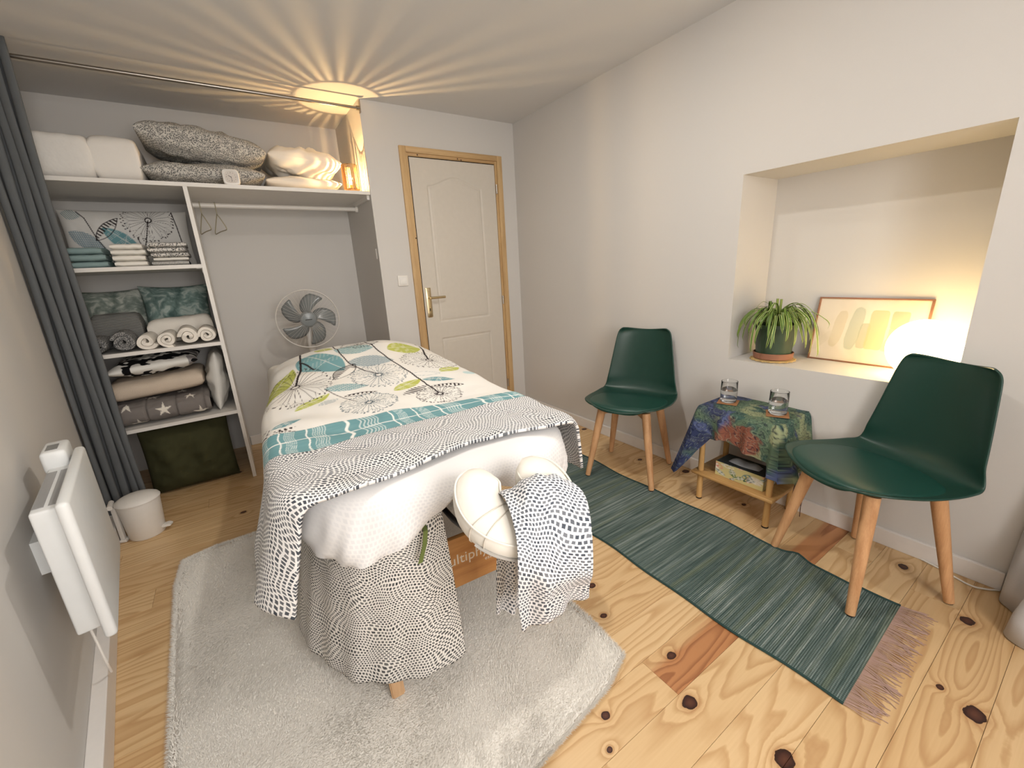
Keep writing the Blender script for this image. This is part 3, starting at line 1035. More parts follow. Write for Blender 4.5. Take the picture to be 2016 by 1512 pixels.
# alarm clock
ck = thing('alarm_clock', 'small white square alarm clock in front of the spotted pillows', 'clock', (0.166, 3.128, Z1), rotz=-0.03)
cb = bmesh.new()
def rsq(half, n=40, p=5.0):
    return [(half * abs(math.cos(a)) ** (2 / p) * (1 if math.cos(a) >= 0 else -1), half * abs(math.sin(a)) ** (2 / p) * (1 if math.sin(a) >= 0 else -1)) for a in [2 * PI * k / n for k in range(n)]]
HC = 0.043
ring_loft(cb, [[(x, y, z + HC) for x, z in rsq(hf)] for hf, y in ((0.036, 0.022), (0.042, 0.018), (0.043, 0.0), (0.043, -0.012), (0.040, -0.017), (0.0335, -0.0175), (0.0325, -0.0135))])
obj('case', cb, plain('clock_white', rgb(224, 220, 214), 0.35), ck)
fb = bmesh.new()
ring_loft(fb, [[(x, -0.0145, z + HC) for x, z in rsq(0.0318, 40, 3.2)], [(x, -0.0138, z + HC) for x, z in rsq(0.0318, 40, 3.2)]])
obj('dial', fb, plain('clock_dial', rgb(206, 198, 190), 0.5), ck)
hd = plain('clock_hand_black', rgb(30, 28, 28), 0.5)
for nm, ang, ln, wd_ in (('hour_hand', math.radians(-58), 0.015, 0.0024), ('minute_hand', math.radians(172), 0.022, 0.0017)):
    b_ = bmesh.new()
    add_box(b_, (-wd_ / 2, -0.0158, -0.003), (wd_ / 2, -0.0150, ln))
    bmesh.ops.transform(b_, matrix=Matrix.Translation((0, 0, HC)) @ Matrix.Rotation(ang, 4, 'Y'), verts=b_.verts)
    obj(nm, b_, hd, ck)
b_ = bmesh.new()
for q in range(12):
    a = q * PI / 6
    L_ = 0.0052 if q % 3 == 0 else 0.003
    bb = bmesh.new()
    add_box(b_, (-0.0009, -0.0152, 0.0255 - L_), (0.0009, -0.0146, 0.0255), M=Matrix.Translation((0, 0, HC)) @ Matrix.Rotation(a, 4, 'Y'))
    bb.free()
obj('hour_marks', b_, hd, ck, kind='stuff')
for s in (-1, 1):
    obj('foot', box((s * 0.026 - 0.006, -0.010, 0.0), (s * 0.026 + 0.006, 0.016, 0.0035), 0.001), WHITE_PL, ck)

# small slatted lamp
def bulb_mat():
    t = NT('glowing_bulb')
    tr = t.n('ShaderNodeBsdfTransparent')
    em = t.n('ShaderNodeEmission', {'Color': (1.0, 0.66, 0.28, 1), 'Strength': 9.0})
    ad = t.n('ShaderNodeAddShader', {0: tr.outputs[0], 1: em.outputs[0]})
    t.t.links.new(ad.outputs[0], t.t.nodes['Material Output'].inputs['Surface'])
    return t.m
LMP = (0.862, 3.165, Z1)
lm = thing('table_lamp', 'small glowing cylindrical lamp of thin wooden slats on the top shelf', 'lamp', LMP)
SLAT = wood('lamp_slats', rgb(226, 186, 124), rgb(172, 120, 66), 'Z', 60)
sb = bmesh.new()
for q in range(34):
    a = 2 * PI * q / 34
    M = Matrix.Rotation(a, 4, 'Z') @ Matrix.Translation((0.0505, 0, 0))
    wv = 0.0031 + 0.0009 * math.sin(q * 7.3) + 0.0006 * math.sin(q * 2.9)
    add_box(sb, (-0.0011, -wv, 0.012), (0.0011, wv, 0.170), M=M)
o = obj('slats', sb, SLAT, lm, smooth=False, kind='stuff')
for z in (0.013, 0.164):
    obj('hoop', lathe([(0.0475, z), (0.0488, z), (0.0488, z + 0.006), (0.0475, z + 0.006), (0.0475, z)], 40), DARK, lm)
obj('base', add_lathe(lathe([(0.0, 0.0), (0.043, 0.0), (0.043, 0.018), (0.0, 0.018)], 32), [(0.013, 0.018), (0.013, 0.045), (0.0, 0.045)], 20), wood('lamp_base_wood', rgb(214, 170, 110), rgb(186, 140, 84), 'X', 40), lm)
obj('bulb', lathe([(0.0, 0.106), (0.007, 0.104), (0.012, 0.096), (0.0135, 0.086), (0.011, 0.070), (0.0075, 0.056), (0.0065, 0.046), (0.0, 0.045)], 20), bulb_mat(), lm)
BULB = lm.children[-1]

# ------------------------------------------------------------------ second shelf: floral pillow and towel stacks
def paint_pillow(U, V):
    C = np.ones(U.shape + (3,)) * c3(222, 220, 216)
    leafprint(C, U, V, (-0.275, 0.045), (-0.115, -0.075), 0.085, 'hatch', BLUEG)
    leafprint(C, U, V, (-0.03, -0.13), (0.0, 0.10), 0.0, 'solid', TEAL)
    leafprint(C, U, V, (-0.115, 0.06), (0.045, -0.09), 0.085, 'solid', TEAL)
    leafprint(C, U, V, (-0.155, -0.012), (-0.035, 0.12), 0.062, 'halfstripe', INK)
    leafprint(C, U, V, (0.055, -0.09), (0.20, -0.055), 0.075, 'solid', OLIVE * 0.8)
    dandelion(C, U, V, (0.105, 0.108), 0.125, INK * 1.3, 26, 3, 0.0017)
    stroke(C, U, V, [(-0.215, 0.16), (-0.185, 0.12), (-0.15, 0.0), (-0.11, -0.09), (-0.10, -0.16)], 0.005, INK)
    stroke(C, U, V, [(0.105, 0.108), (0.085, 0.03), (0.06, -0.06), (0.055, -0.16)], 0.0055, INK)
    stroke(C, U, V, [(0.035, 0.0), (0.055, -0.08)], 0.0045, INK)
    stroke(C, U, V, [(0.225, 0.165), (0.242, 0.07), (0.252, -0.03), (0.25, -0.05)], 0.0055, INK)
    leafprint(C, U, V, (-0.285, 0.15), (-0.20, 0.13), 0.06, 'lines', TEAL * 0.8)
    return C
o = obj('pillow', pillow_mesh('pillow', 0.60, 0.345, 0.115, seed=3.3, wr=0.003, pinch=0.03, paint=paint_pillow, fine=(230, 150)), PRINT)
tag(place(o, (-0.405, 3.56, Z2 + 0.169), (-0.10, 0, 0)), 'white pillow printed with black stems and teal leaves behind the towels', 'pillow')
settle(o, Z2, XD0 - 0.004)
TT = fabric('teal_towel', rgb(138, 160, 160), 0.06, 500, 0.5)
WT = fabric('white_towel', rgb(236, 232, 224), 0.03, 500, 0.5)
def stack(x, y, z, w, d, items, group, rot=0.0):
    z += 0.001
    for i, (h, mat_, lay, label) in enumerate(items):
        o = obj('folded_towel', folded_mesh(w, d, h, lay, seed=int(abs(x) * 100) + i), mat_)
        tag(place(o, (x + 0.004 * math.sin(i * 2.1 + x * 9), y, z), (0, 0, rot + 0.03 * math.sin(i * 1.7))), label, 'towel', group)
        z += h * 1.02
stack(-0.560, 3.235, Z2, 0.148, 0.22, [(0.033, TT, 1, 'lowest teal folded towel in the left stack on second shelf'), (0.034, TT, 1, 'middle teal folded towel in the left stack on second shelf'), (0.035, TT, 1, 'topmost teal folded towel in the left stack on second shelf')], 'teal towels')
o = obj('folded_towel', folded_mesh(0.13, 0.13, 0.115, 4, seed=8), TT)
tag(place(o, (-0.575, 3.425, Z2 + 0.001), (0, 0, 0.1)), 'teal folded towel standing behind the short teal stack', 'towel', 'teal towels')
stack(-0.388, 3.235, Z2, 0.138, 0.22, [(0.029, WT, 1, 'lowest white towel in the middle stack on second shelf'), (0.030, WT, 1, 'second white towel from the bottom of the middle stack'), (0.029, WT, 1, 'third white towel from the bottom of the middle stack'), (0.030, WT, 1, 'topmost white towel in the middle stack on second shelf')], 'white towels')
ST = NT('grey_striped_cotton')
_s = ST.n('ShaderNodeSeparateXYZ', {0: ST.objco()})
_w = ST.math('GREATER_THAN', ST.math('SINE', ST.math('MULTIPLY', _s.outputs[0], 900.0)), 0.0)
ST = ST.out(ST.mix(_w, rgb(228, 224, 218), rgb(96, 98, 100)), 0.95, 0, 0.1)
DOT3 = dots3d('dot_print_towel', rgb(220, 216, 210), rgb(66, 68, 70), 130.0)
stack(-0.213, 3.245, Z2, 0.165, 0.23, [(0.024, ST, 1, 'grey striped cloth at the bottom of the right stack'), (0.020, WT, 1, 'thin white cloth above the striped cloth'), (0.026, DOT3, 1, 'lowest black-and-white spotted cloth in the right stack'), (0.027, DOT3, 1, 'middle black-and-white spotted cloth in the right stack'), (0.026, DOT3, 1, 'topmost black-and-white spotted cloth in the right stack')], 'cloths in the right stack')

# ------------------------------------------------------------------ third shelf: leafy cushions, blankets, rolled towels
def leafy(name, a, b, c):
    t = NT(name)
    co = t.objco()
    w = t.noise(co, 5.0, 3.0, out='Color')
    v = t.vmath('ADD', co, t.vmath('SCALE', w, 0.25))
    n1 = t.noise(v, 9.0, 4.0, 0.6)
    vo = t.n('ShaderNodeTexVoronoi', {'Vector': t.vmath('MULTIPLY', v, (1.0, 1.0, 2.2)), 'Scale': 11.0}, feature='DISTANCE_TO_EDGE')
    f = t.math('ADD', t.math('MULTIPLY', n1, 0.9), t.math('MULTIPLY', vo.outputs[0], 0.35))
    col = t.ramp(f, [(0.30, a), (0.46, b), (0.56, c), (0.66, b), (0.78, a)])
    return t.out(col, 0.9, 0, 0.2)
LEAF1 = leafy('leaf_print_grey_green', rgb(96, 110, 104), rgb(140, 150, 142), rgb(190, 194, 186))
LEAF2 = leafy('leaf_print_teal', rgb(74, 96, 93), rgb(120, 142, 137), rgb(176, 188, 182))
o = obj('cushion', pillow_mesh('cushion', 0.36, 0.345, 0.14, seed=4.4, wr=0.006, pinch=0.09), LEAF1)
tag(place(o, (-0.604, 3.63, Z3 + 0.168), (-0.10, 0, 0.08)), 'pale grey-green leaf print cushion at the left of third shelf', 'cushion', 'leaf print cushions')
settle(o, Z3, None)
o = obj('cushion', pillow_mesh('cushion', 0.37, 0.35, 0.15, seed=6.1, wr=0.006, pinch=0.09), LEAF2)
tag(place(o, (-0.272, 3.585, Z3 + 0.170), (-0.14, 0.02, -0.05)), 'teal leaf print cushion at the right of third shelf', 'cushion', 'leaf print cushions')
settle(o, Z3, XD0 - 0.004)
RIB = NT('grey_ribbed_knit')
_s = RIB.n('ShaderNodeSeparateXYZ', {0: RIB.objco()})
_w = RIB.math('SINE', RIB.math('MULTIPLY', _s.outputs[2], 900.0))
RIB.bump(_w, 0.6, 0.003)
RIB = RIB.out(RIB.mix(RIB.math('MULTIPLY_ADD', _w, 0.5, 0.5) if False else RIB.math('ADD', RIB.math('MULTIPLY', _w, 0.5), 0.5), rgb(96, 96, 94), rgb(150, 150, 146)), 0.95, 0, 0.1)
o = obj('folded_blanket', slab_mesh(0.225, 0.17, 0.205, 12, 0.006), RIB)
tag(place(o, (-0.555, 3.395, Z3 + 0.001)), 'grey ribbed folded blanket behind the grey rolled towels', 'blanket')
WROLL = fabric('white_terry', rgb(236, 230, 220), 0.03, 420, 0.7)
t = NT('grey_heather_terry')
_n = t.noise(t.objco(), 260.0, 2.0)
t.bump(t.noise(t.objco(), 420.0, 2.0), 0.8, 0.004)
GROLL = t.out(t.ramp(_n, [(0.35, rgb(70, 72, 74)), (0.5, rgb(120, 120, 120)), (0.65, rgb(196, 194, 190))]), 0.95, 0, 0.1)
rolls = [(-0.622, 0.047, GROLL, 'grey heather rolled towel nearest the curtain'), (-0.518, 0.054, GROLL, 'larger grey heather rolled towel beside the white rolls'),
         (-0.414, 0.046, WROLL, 'white rolled towel first from the left, beside grey rolls'), (-0.322, 0.046, WROLL, 'white rolled towel second from the left'),
         (-0.226, 0.050, WROLL, 'white rolled towel third from the left'), (-0.131, 0.047, WROLL, 'white rolled towel fourth from the left, against the divider')]
for i, (x, r_, m_, lab) in enumerate(rolls):
    o = obj('rolled_towel', roll_mesh(r_ - 0.004, 0.21, 1.7 + 0.5 * (i % 2), seed=i + 2), m_)
    tag(place(o, (x, 3.215, Z3 + r_ + 0.001), (0, 0, 0.04 * math.sin(i * 2.0))), lab, 'towel', 'rolled towels on third shelf')
o = obj('folded_towel', slab_mesh(0.33, 0.14, 0.150, 15, 0.008), WROLL)
tag(place(o, (-0.258, 3.405, Z3 + 0.004), (0, -0.05, 0)), 'white folded bath sheet behind the white rolled towels', 'towel')
settle(o, Z3, XD0 - 0.006)

# ------------------------------------------------------------------ fourth shelf: starred quilt, blanket, pillows
def paint_star(U, V):
    C = np.ones(U.shape + (3,)) * c3(126, 120, 116)
    for (x, y, r) in ((-0.115, -0.060, 0.040), (-0.155, 0.058, 0.036), (0.012, 0.010, 0.042), (0.185, -0.045, 0.042), (0.145, 0.072, 0.034), (-0.24, 0.03, 0.038), (-0.04, 0.15, 0.04), (0.1, 0.2, 0.04), (-0.2, 0.2, 0.04)):
        a = np.arctan2(U - x, V - y)
        d = np.hypot(U - x, V - y)
        k = np.abs(((a / (2 * PI / 5) + 0.5) % 1.0) - 0.5) * 2
        R = r * (0.46 / (0.46 + 0.95 * k)) * 1.0
        put(C, 1 - sstep(-0.0015, 0.0015, d - R), c3(232, 226, 214))
    return C
def quilt_mesh(w, d, h, n=150, m=150):
    """folded quilt; painted on its front roll and top"""
    xs = np.linspace(-1, 1, n)
    th = np.linspace(0, 2 * PI, m)
    X, T = np.meshgrid(xs, th, indexing='ij')
    cy = np.abs(np.cos(T)) ** 0.7 * np.sign(np.cos(T))
    cz = np.abs(np.sin(T)) ** 0.7 * np.sign(np.sin(T))
    f = 0.72 + 0.28 * np.sqrt(np.clip(1 - np.abs(X) ** 12, 0, 1))
    q = 1 - 0.05 * np.exp(-((((X * w / 2 + 0.28) % 0.14) - 0.07) / 0.006) ** 2)
    P = np.stack([X * w / 2, cy * d / 2 * q, h / 2 + cz * h / 2 * f * q], 2)
    P[..., 2] = np.maximum(P[..., 2] + 0.003 * fbm(X * 2, T, 4), 0)
    arc = (((T - PI + PI) % (2 * PI)) - PI) * 0.0
    V = np.where(cy < 0, P[..., 2] - h / 2, h / 2 + (cy + 1) * d / 2)
    V = np.where((cz < -0.98), -9.0, np.where(cy > 0.9, -9.0, V))
    return grid_mesh('quilt', P, None, paint_star(X * w / 2, np.where(np.abs(cy) < 0.8, np.where(cz > 0, h / 2 + 0.0 + (cy + 0.8) * d / 2, -9.0), V)))
o = obj('starred_quilt', quilt_mesh(0.485, 0.46, 0.140), PRINT)
tag(place(o, (-0.442, 3.36, Z4)), 'grey folded quilt with white stars on the fourth shelf', 'quilt')
settle(o, Z4, None)
BEI = fabric('beige_fleece', rgb(206, 190, 172), 0.05, 300, 0.8)
o = obj('folded_blanket', slab_mesh(0.45, 0.42, 0.118, 22, 0.007), BEI)
tag(place(o, (-0.432, 3.37, Z4 + 0.142), (0, -0.055, 0)), 'beige fleece blanket folded on top of the starred quilt', 'blanket')
settle(o, Z4 + 0.1445, None)
def paint_bw(U, V):
    C = np.ones(U.shape + (3,)) * c3(232, 230, 224)
    n = fbm(U * 5 + 1.3, V * 7, 11, 3)
    put(C, sstep(-0.25, -0.15, n - 0.6 * np.sin((U + V) * 12) * 0 ) * (np.abs(n) < 0.5) * 0, c3(0, 0, 0))
    put(C, (1 - sstep(0.35, 0.42, n)) * 0.0, INK)
    put(C, sstep(0.22, 0.30, n), c3(18, 18, 20))
    g = fbm(U * 7 - 2, V * 6 + 4, 17, 2)
    put(C, sstep(0.45, 0.55, g) * sstep(0.30, 0.2, n), c3(150, 146, 146))
    put(C, sstep(0.20, 0.0, U + 0.13) * 0, INK)
    put(C, (1 - sstep(0.02, 0.026, np.hypot(U + 0.16, (V + 0.03) * 1.2))), c3(112, 44, 48))
    return C
o = obj('pillow', pillow_mesh('pillow', 0.44, 0.44, 0.100, seed=8.8, wr=0.006, paint=paint_bw, fine=(160, 130)), PRINT)
tag(place(o, (-0.430, 3.385, Z4 + 0.325), (-PI / 2, -0.05, 0.0)), 'white pillow with black floral print lying on the beige blanket', 'pillow')
settle(o, Z4 + 0.268, None)
SATIN = plain('white_satin', rgb(222, 220, 214), 0.32, var=0.02, spec=0.5)
o = obj('pillow', pillow_mesh('pillow', 0.375, 0.40, 0.105, seed=2.9, wr=0.008, pinch=0.05), SATIN)
tag(place(o, (-0.138, 3.38, Z4 + 0.212), (PI / 2, PI / 2 + 0.10, 0)), 'shiny white pillow standing upright against the divider', 'pillow')
settle(o, Z4, XD0 - 0.003)
OLV = fabric('olive_canvas', rgb(66, 66, 44), 0.06, 500, 0.4)
o = obj('floor_cushion', pillow_mesh('floor_cushion', 0.46, 0.43, 0.20, seed=1.9, wr=0.008, pinch=0.03), OLV)
tag(place(o, (-0.375, 3.245, 0.212), (-0.06, 0, 0.0)), 'large dark olive cushion standing on the floor under the shelves', 'cushion')
settle(o, 0.0, XD0 - 0.004)

# ------------------------------------------------------------------ pedestal fan
FC = Vector((0.462, 3.30, 0.978))
fan = thing('pedestal_fan', 'grey-bladed pedestal fan standing behind the massage table', 'fan', (0.462, 3.40, 0.0))
FG = plain('fan_grey', rgb(124, 130, 132), 0.3, var=0.02)
tgreyb = NT('fan_blade_smoke')
FB = tgreyb.out(rgb(116, 120, 120), 0.22, 0, 0.5)
FW = plain('fan_white', rgb(228, 224, 218), 0.4, var=0.01)
FM = Matrix.Translation(FC) @ Matrix.Rotation(-0.08, 4, 'Z') @ Matrix.Rotation(0.06, 4, 'X') @ Matrix.Rotation(PI / 2, 4, 'X')   # local z -> front (-y)
def fan_part(name, bm, mat_, par=None, **k):
    bmesh.ops.transform(bm, matrix=FM, verts=bm.verts)
    return obj(name, bm, mat_, par or fan, world=True, **k)
for q in range(5):
    bm = bmesh.new()
    a0 = math.radians(97 + 72 * q)
    rows = []
    for i in range(12):
        s = i / 11
        r_ = 0.052 + 0.128 * s
        sweep = -0.55 * s ** 1.3
        half = (0.24 + 0.32 * math.sin(min(1, s * 1.15) * PI * 0.62)) * (0.052 / max(r_, 0.06)) * 1.9
        if i == 11:
            half *= 0.80
        rows.append([(r_ * math.cos(a0 + sweep + half * c), r_ * math.sin(a0 + sweep + half * c), 0.012 - 0.016 * c * (1 - 0.3 * s)) for c in (-1, -0.5, 0, 0.5, 1)])
    ring_loft(bm, rows, closed=False, cap=False)
    bl = fan_part('blade', bm, FB)
    solidify(bl, 0.002, 0)
hub = fan_part('hub', lathe([(0.0, 0.034), (0.020, 0.033), (0.046, 0.027), (0.0565, 0.014), (0.0565, -0.012), (0.0, -0.012)], 36), FG)
fan_part('badge', box((-0.022, -0.0022, 0.0325), (0.022, 0.0022, 0.0342)), DARK, hub)
for z, r_ in ((0.0, 0.2035),):
    ringp = [(r_ * math.cos(2 * PI * k / 72), r_ * math.sin(2 * PI * k / 72), z) for k in range(72)]
    bm = bmesh.new()
    rings = []
    for k in range(72):
        a = 2 * PI * k / 72
        rings.append([((r_ + 0.0042 * math.cos(b)) * math.cos(a), (r_ + 0.0042 * math.cos(b)) * math.sin(a), z + 0.009 * math.sin(b)) for b in [2 * PI * j / 8 for j in range(8)]])
    rings.append(rings[0])
    ring_loft(bm, rings, True, False)
    fan_part('guard_rim', bm, FW)
for nm, zc in (('front_guard', 0.055), ('rear_guard', -0.055)):
    bm = bmesh.new()
    for k in range(44):
        a = 2 * PI * k / 44
        pts = [(r_ * math.cos(a), r_ * math.sin(a), zc * (1 - (r_ / 0.2035) ** 3.0)) for r_ in (0.045, 0.09, 0.13, 0.165, 0.19, 0.2035)]
        add_tube(bm, pts, 0.00045, 4, cap=False)
    if zc > 0:
        pass
    fan_part(nm, bm, FW, kind='stuff')
bm = bmesh.new()
add_lathe(bm, [(0.0, -0.014), (0.048, -0.016), (0.052, -0.05), (0.044, -0.11), (0.025, -0.135), (0.0, -0.138)], 30)
fan_part('motor_housing', bm, FW)
pole = bmesh.new()
add_tube(pole, [(0.465, 3.385, 0.03), (0.465, 3.385, 0.70)], 0.012, 14)
add_tube(pole, [(0.465, 3.385, 0.70), (0.465, 3.385, 0.76), (0.465, 3.382, 0.93)], [0.020, 0.024, 0.022], 14)
obj('pole', pole, FW, fan, world=True)
for k in range(3):
    pass
obj('collar', tube([(0.465, 3.385, 0.692), (0.465, 3.385, 0.712)], 0.021, 14), DARK, fan, world=True)
obj('base', lathe([(0.0, 0.0), (0.17, 0.0), (0.175, 0.008), (0.16, 0.018), (0.05, 0.030), (0.025, 0.05), (0.0, 0.05)], 40, (0.003, -0.015, 0)), FW, fan)


# ------------------------------------------------------------------ massage table (own frame: u across, v away from the headrest end)
BO = Vector((0.47, 0.93, 0.0))
BD = Vector((0.053, 0.9986, 0.0))
BR = Vector((0.9986, -0.053, 0.0))
BANG = -math.atan2(0.053, 0.9986)
def bp(u, v, z):
    return BO + BR * u + BD * v + Vector((0, 0, z))
def bmat():
    return Matrix.Translation(BO) @ Matrix.Rotation(BANG, 4, 'Z')
BM = bmat()
def outline(w, v0, v1, Rn, Rf, ns=10, na=16, ne=10):
    """closed outline with round corners, near end first; constant vertex count"""
    pts = []
    for i in range(ns):
        pts.append((-w, v1 - Rf + (v0 + Rn - v1 + Rf) * i / ns))
    for i in range(na):
        a = PI + (PI / 2) * i / na
        pts.append((-w + Rn + Rn * math.cos(a), v0 + Rn + Rn * math.sin(a)))
    for i in range(ne):
        pts.append((-w + Rn + (2 * w - 2 * Rn) * i / ne, v0))
    for i in range(na):
        a = 1.5 * PI + (PI / 2) * i / na
        pts.append((w - Rn + Rn * math.cos(a), v0 + Rn + Rn * math.sin(a)))
    for i in range(ns):
        pts.append((w, v0 + Rn + (v1 - Rf - v0 - Rn) * i / ns))
    for i in range(na // 2):
        a = (PI / 2) * i / (na // 2)
        pts.append((w - Rf + Rf * math.cos(a), v1 - Rf + Rf * math.sin(a)))
    for i in range(ne):
        pts.append((w - Rf - (2 * w - 2 * Rf) * i / ne, v1))
    for i in range(na // 2):
        a = PI / 2 + (PI / 2) * i / (na // 2)
        pts.append((-w + Rf + Rf * math.cos(a), v1 - Rf + Rf * math.sin(a)))
    return pts
FARV = 1.86
mt = thing('massage_table', 'wooden massage table made up with sheets and quilt in the middle of the room', 'massage table', tuple(BO), BANG)
MTW = wood('massage_table_beech', rgb(196, 142, 84), rgb(164, 108, 58), 'X', 30)
MTL = wood('massage_table_leg', rgb(204, 168, 130), rgb(176, 138, 100), 'Z', 40)
mb_ = bmesh.new()
ring_loft(mb_, [[(u, v, z) for u, v in outline(0.395 - i_, 0.045 + i_, FARV - i_, 0.22, 0.12)] for z, i_ in ((0.625, 0.02), (0.635, 0.0), (0.70, 0.0), (0.715, 0.02))])
obj('mattress', mb_, BLACK_V, mt)
fr = bmesh.new()
add_box(fr, (-0.33, 0.16, 0.575), (-0.30, FARV - 0.05, 0.622))
add_box(fr, (0.30, 0.16, 0.575), (0.33, FARV - 0.05, 0.622))
add_box(fr, (-0.30, 0.30, 0.60), (0.30, FARV - 0.05, 0.625))
obj('frame', fr, MTW, mt)
bd = obj('end_panel', box((-0.26, 0.125, 0.265), (0.26, 0.145, 0.445), 0.004), MTW, mt)
WTXT = plain('panel_print_white', rgb(226, 216, 202), 0.6)
def text_part(s, size, u, z, name, parent, mat_, v=0.1245, space=1.0, M=None):
    cu_ = bpy.data.curves.new(name, 'FONT')
    cu_.body = s
    cu_.size = size
    cu_.extrude = 0.0002
    cu_.space_character = space
    cu_.align_x = 'CENTER'
    o = bpy.data.objects.new(name, cu_)
    COL.objects.link(o)
    cu_.materials.append(mat_)
    o.parent = parent
    o.location = (u, v, z)
    bpy.context.view_layer.update()
    me_ = bpy.data.meshes.new_from_object(o.evaluated_get(bpy.context.evaluated_depsgraph_get()))
    bpy.data.objects.remove(o)
    o = bpy.data.objects.new(name, me_)
    COL.objects.link(o)
    if not me_.materials:
        me_.materials.append(mat_)
    o.parent = parent
    o.location = (u, v, z)
    o.rotation_euler = (PI / 2, 0, 0)
    return o
text_part('multiphysio', 0.0505, 0.022, 0.352, 'lettering', bd, WTXT, space=1.02)
text_part('essential', 0.0195, 0.102, 0.325, 'lettering', bd, WTXT, space=1.05)
lg = bmesh.new()
add_tube(lg, spline([(0.035, 0.1245, 0.424), (0.050, 0.1245, 0.408), (0.064, 0.1245, 0.416), (0.078, 0.1245, 0.408), (0.096, 0.1245, 0.428)], 20), 0.0026, 6)
bmesh.ops.scale(lg, vec=(1, 0.12, 1), space=Matrix.Translation((0, -0.1245, 0)), verts=lg.verts)
obj('emblem', lg, WTXT, bd)
def leg_bm(u, v, du):
    bm = bmesh.new()
    ring_loft(bm, [[(u + du * (1 - t) + sx * 0.020, v + sy * 0.013, z) for sx, sy in ((-1, -1), (1, -1), (1, 1), (-1, 1))] for t, z in ((0, 0.0205), (1, 0.60))])
    bmesh.ops.bevel(bm, geom=bm.edges[:], offset=0.004, segments=2, affect='EDGES')
    return bm
for u, v, du in ((-0.295, 0.092, 0.022), (0.295, 0.092, -0.022), (-0.295, 1.60, 0.022), (0.295, 1.60, -0.022)):
    obj('leg', leg_bm(u, v, du), MTL, mt)
obj('end_panel', box((-0.29, 1.575, 0.30), (0.29, 1.595, 0.478), 0.004), MTW, mt)
obj('headrest_arm', tube([(-0.075, 0.16, 0.598), (-0.072, 0.0, 0.598), (-0.070, -0.14, 0.625), (-0.068, -0.165, 0.665)], 0.008, 10), BLACK_V, mt)
obj('headrest_arm', tube([(-0.025, 0.16, 0.598), (-0.024, 0.0, 0.598), (-0.022, -0.13, 0.625), (-0.020, -0.155, 0.665)], 0.008, 10), BLACK_V, mt)
stp = bmesh.new()
ring_loft(stp, [[(u + sx * 0.006, v + sy * 0.0012, z) for sx, sy in ((-1, -1), (1, -1), (1, 1), (-1, 1))] for u, v, z in ((-0.150, 0.022, 0.602), (-0.152, 0.002, 0.596), (-0.163, -0.012, 0.565), (-0.180, -0.010, 0.515))])
obj('strap', stp, fabric('olive_strap', rgb(104, 116, 66), 0.05), mt, label='olive fabric strap hanging from the table end')

# --- dotted sheet hanging round the near left corner
HEM = [(-0.505, 0.62), (-0.500, 0.50), (-0.490, 0.403), (-0.446, 0.260), (-0.375, 0.152), (-0.261, 0.050), (-0.144, 0.022), (-0.070, 0.022)]
TOPP = [(-0.392, 0.62), (-0.392, 0.50), (-0.390, 0.36), (-0.380, 0.205), (-0.330, 0.085), (-0.240, 0.036), (-0.140, 0.028), (-0.095, 0.028)]
def drape_mesh():
    n, m = 170, 60
    H = spline([(a, b, 0) for a, b in HEM], n)
    T = spline([(a, b, 0) for a, b in TOPP], n)
    P = np.zeros((n, m, 3)); UV = np.zeros((n, m, 2))
    arc = 0.0
    for i in range(n):
        if i:
            arc += (H[i] - H[i - 1]).length
        zt = 0.618
        zb = 0.112 + 0.012 * math.sin(i * 0.05)
        nrm = (Vector((0, 0.5, 0)) - H[i]).normalized() * -1
        for j in range(m):
            t = j / (m - 1)
            e = t ** 0.8
            q = T[i] * (1 - e) + H[i] * e
            rip = (0.010 + 0.007 * math.sin(arc * 26 + 0.8) + 0.004 * math.sin(arc * 61 + 2 * t)) * t * (0.35 + 0.65 * min(1, arc / 0.5))
            q = q + nrm * rip
            P[i, j] = (q.x, q.y, zt * (1 - t) + zb * t)
            UV[i, j] = (arc, t * 0.54)
    return grid_mesh('spotted_sheet', P, UV)
o = solidify(obj('spotted_sheet', drape_mesh(), DOT_FINE), 0.0016, 0)
o.matrix_world = BM
tag(o, 'black-and-white spotted sheet hanging almost to the rug at the table corner', 'sheet')

# --- white sheet round the mattress
tt_ = NT('white_sheet_over_spots')
def sheet_mat():
    t = tt_
    uv = t.uv()
    nz = t.noise(uv, 6.0, 1.0, 0.4, out='Color')
    v = t.vmath('ADD', uv, t.vmath('SCALE', t.vmath('SUBTRACT', nz, (0.5, 0.5, 0.5)), 0.05))
    v = t.vmath('MULTIPLY', v, (1 / 0.0115, 1 / 0.009, 0))
    br = t.n('ShaderNodeTexBrick', {'Vector': v, 'Color1': (1, 1, 1, 1), 'Color2': (0.8, 0.8, 0.8, 1), 'Mortar': (0, 0, 0, 1), 'Scale': 1.0, 'Mortar Size': 0.25, 'Mortar Smooth': 0.5, 'Brick Width': 1.0, 'Row Height': 1.0})
    a = t.n('ShaderNodeAttribute', attribute_name='Col')
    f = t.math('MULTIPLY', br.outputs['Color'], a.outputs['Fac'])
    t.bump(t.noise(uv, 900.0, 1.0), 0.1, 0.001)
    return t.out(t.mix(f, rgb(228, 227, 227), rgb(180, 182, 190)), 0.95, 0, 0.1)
SHEETM = sheet_mat()
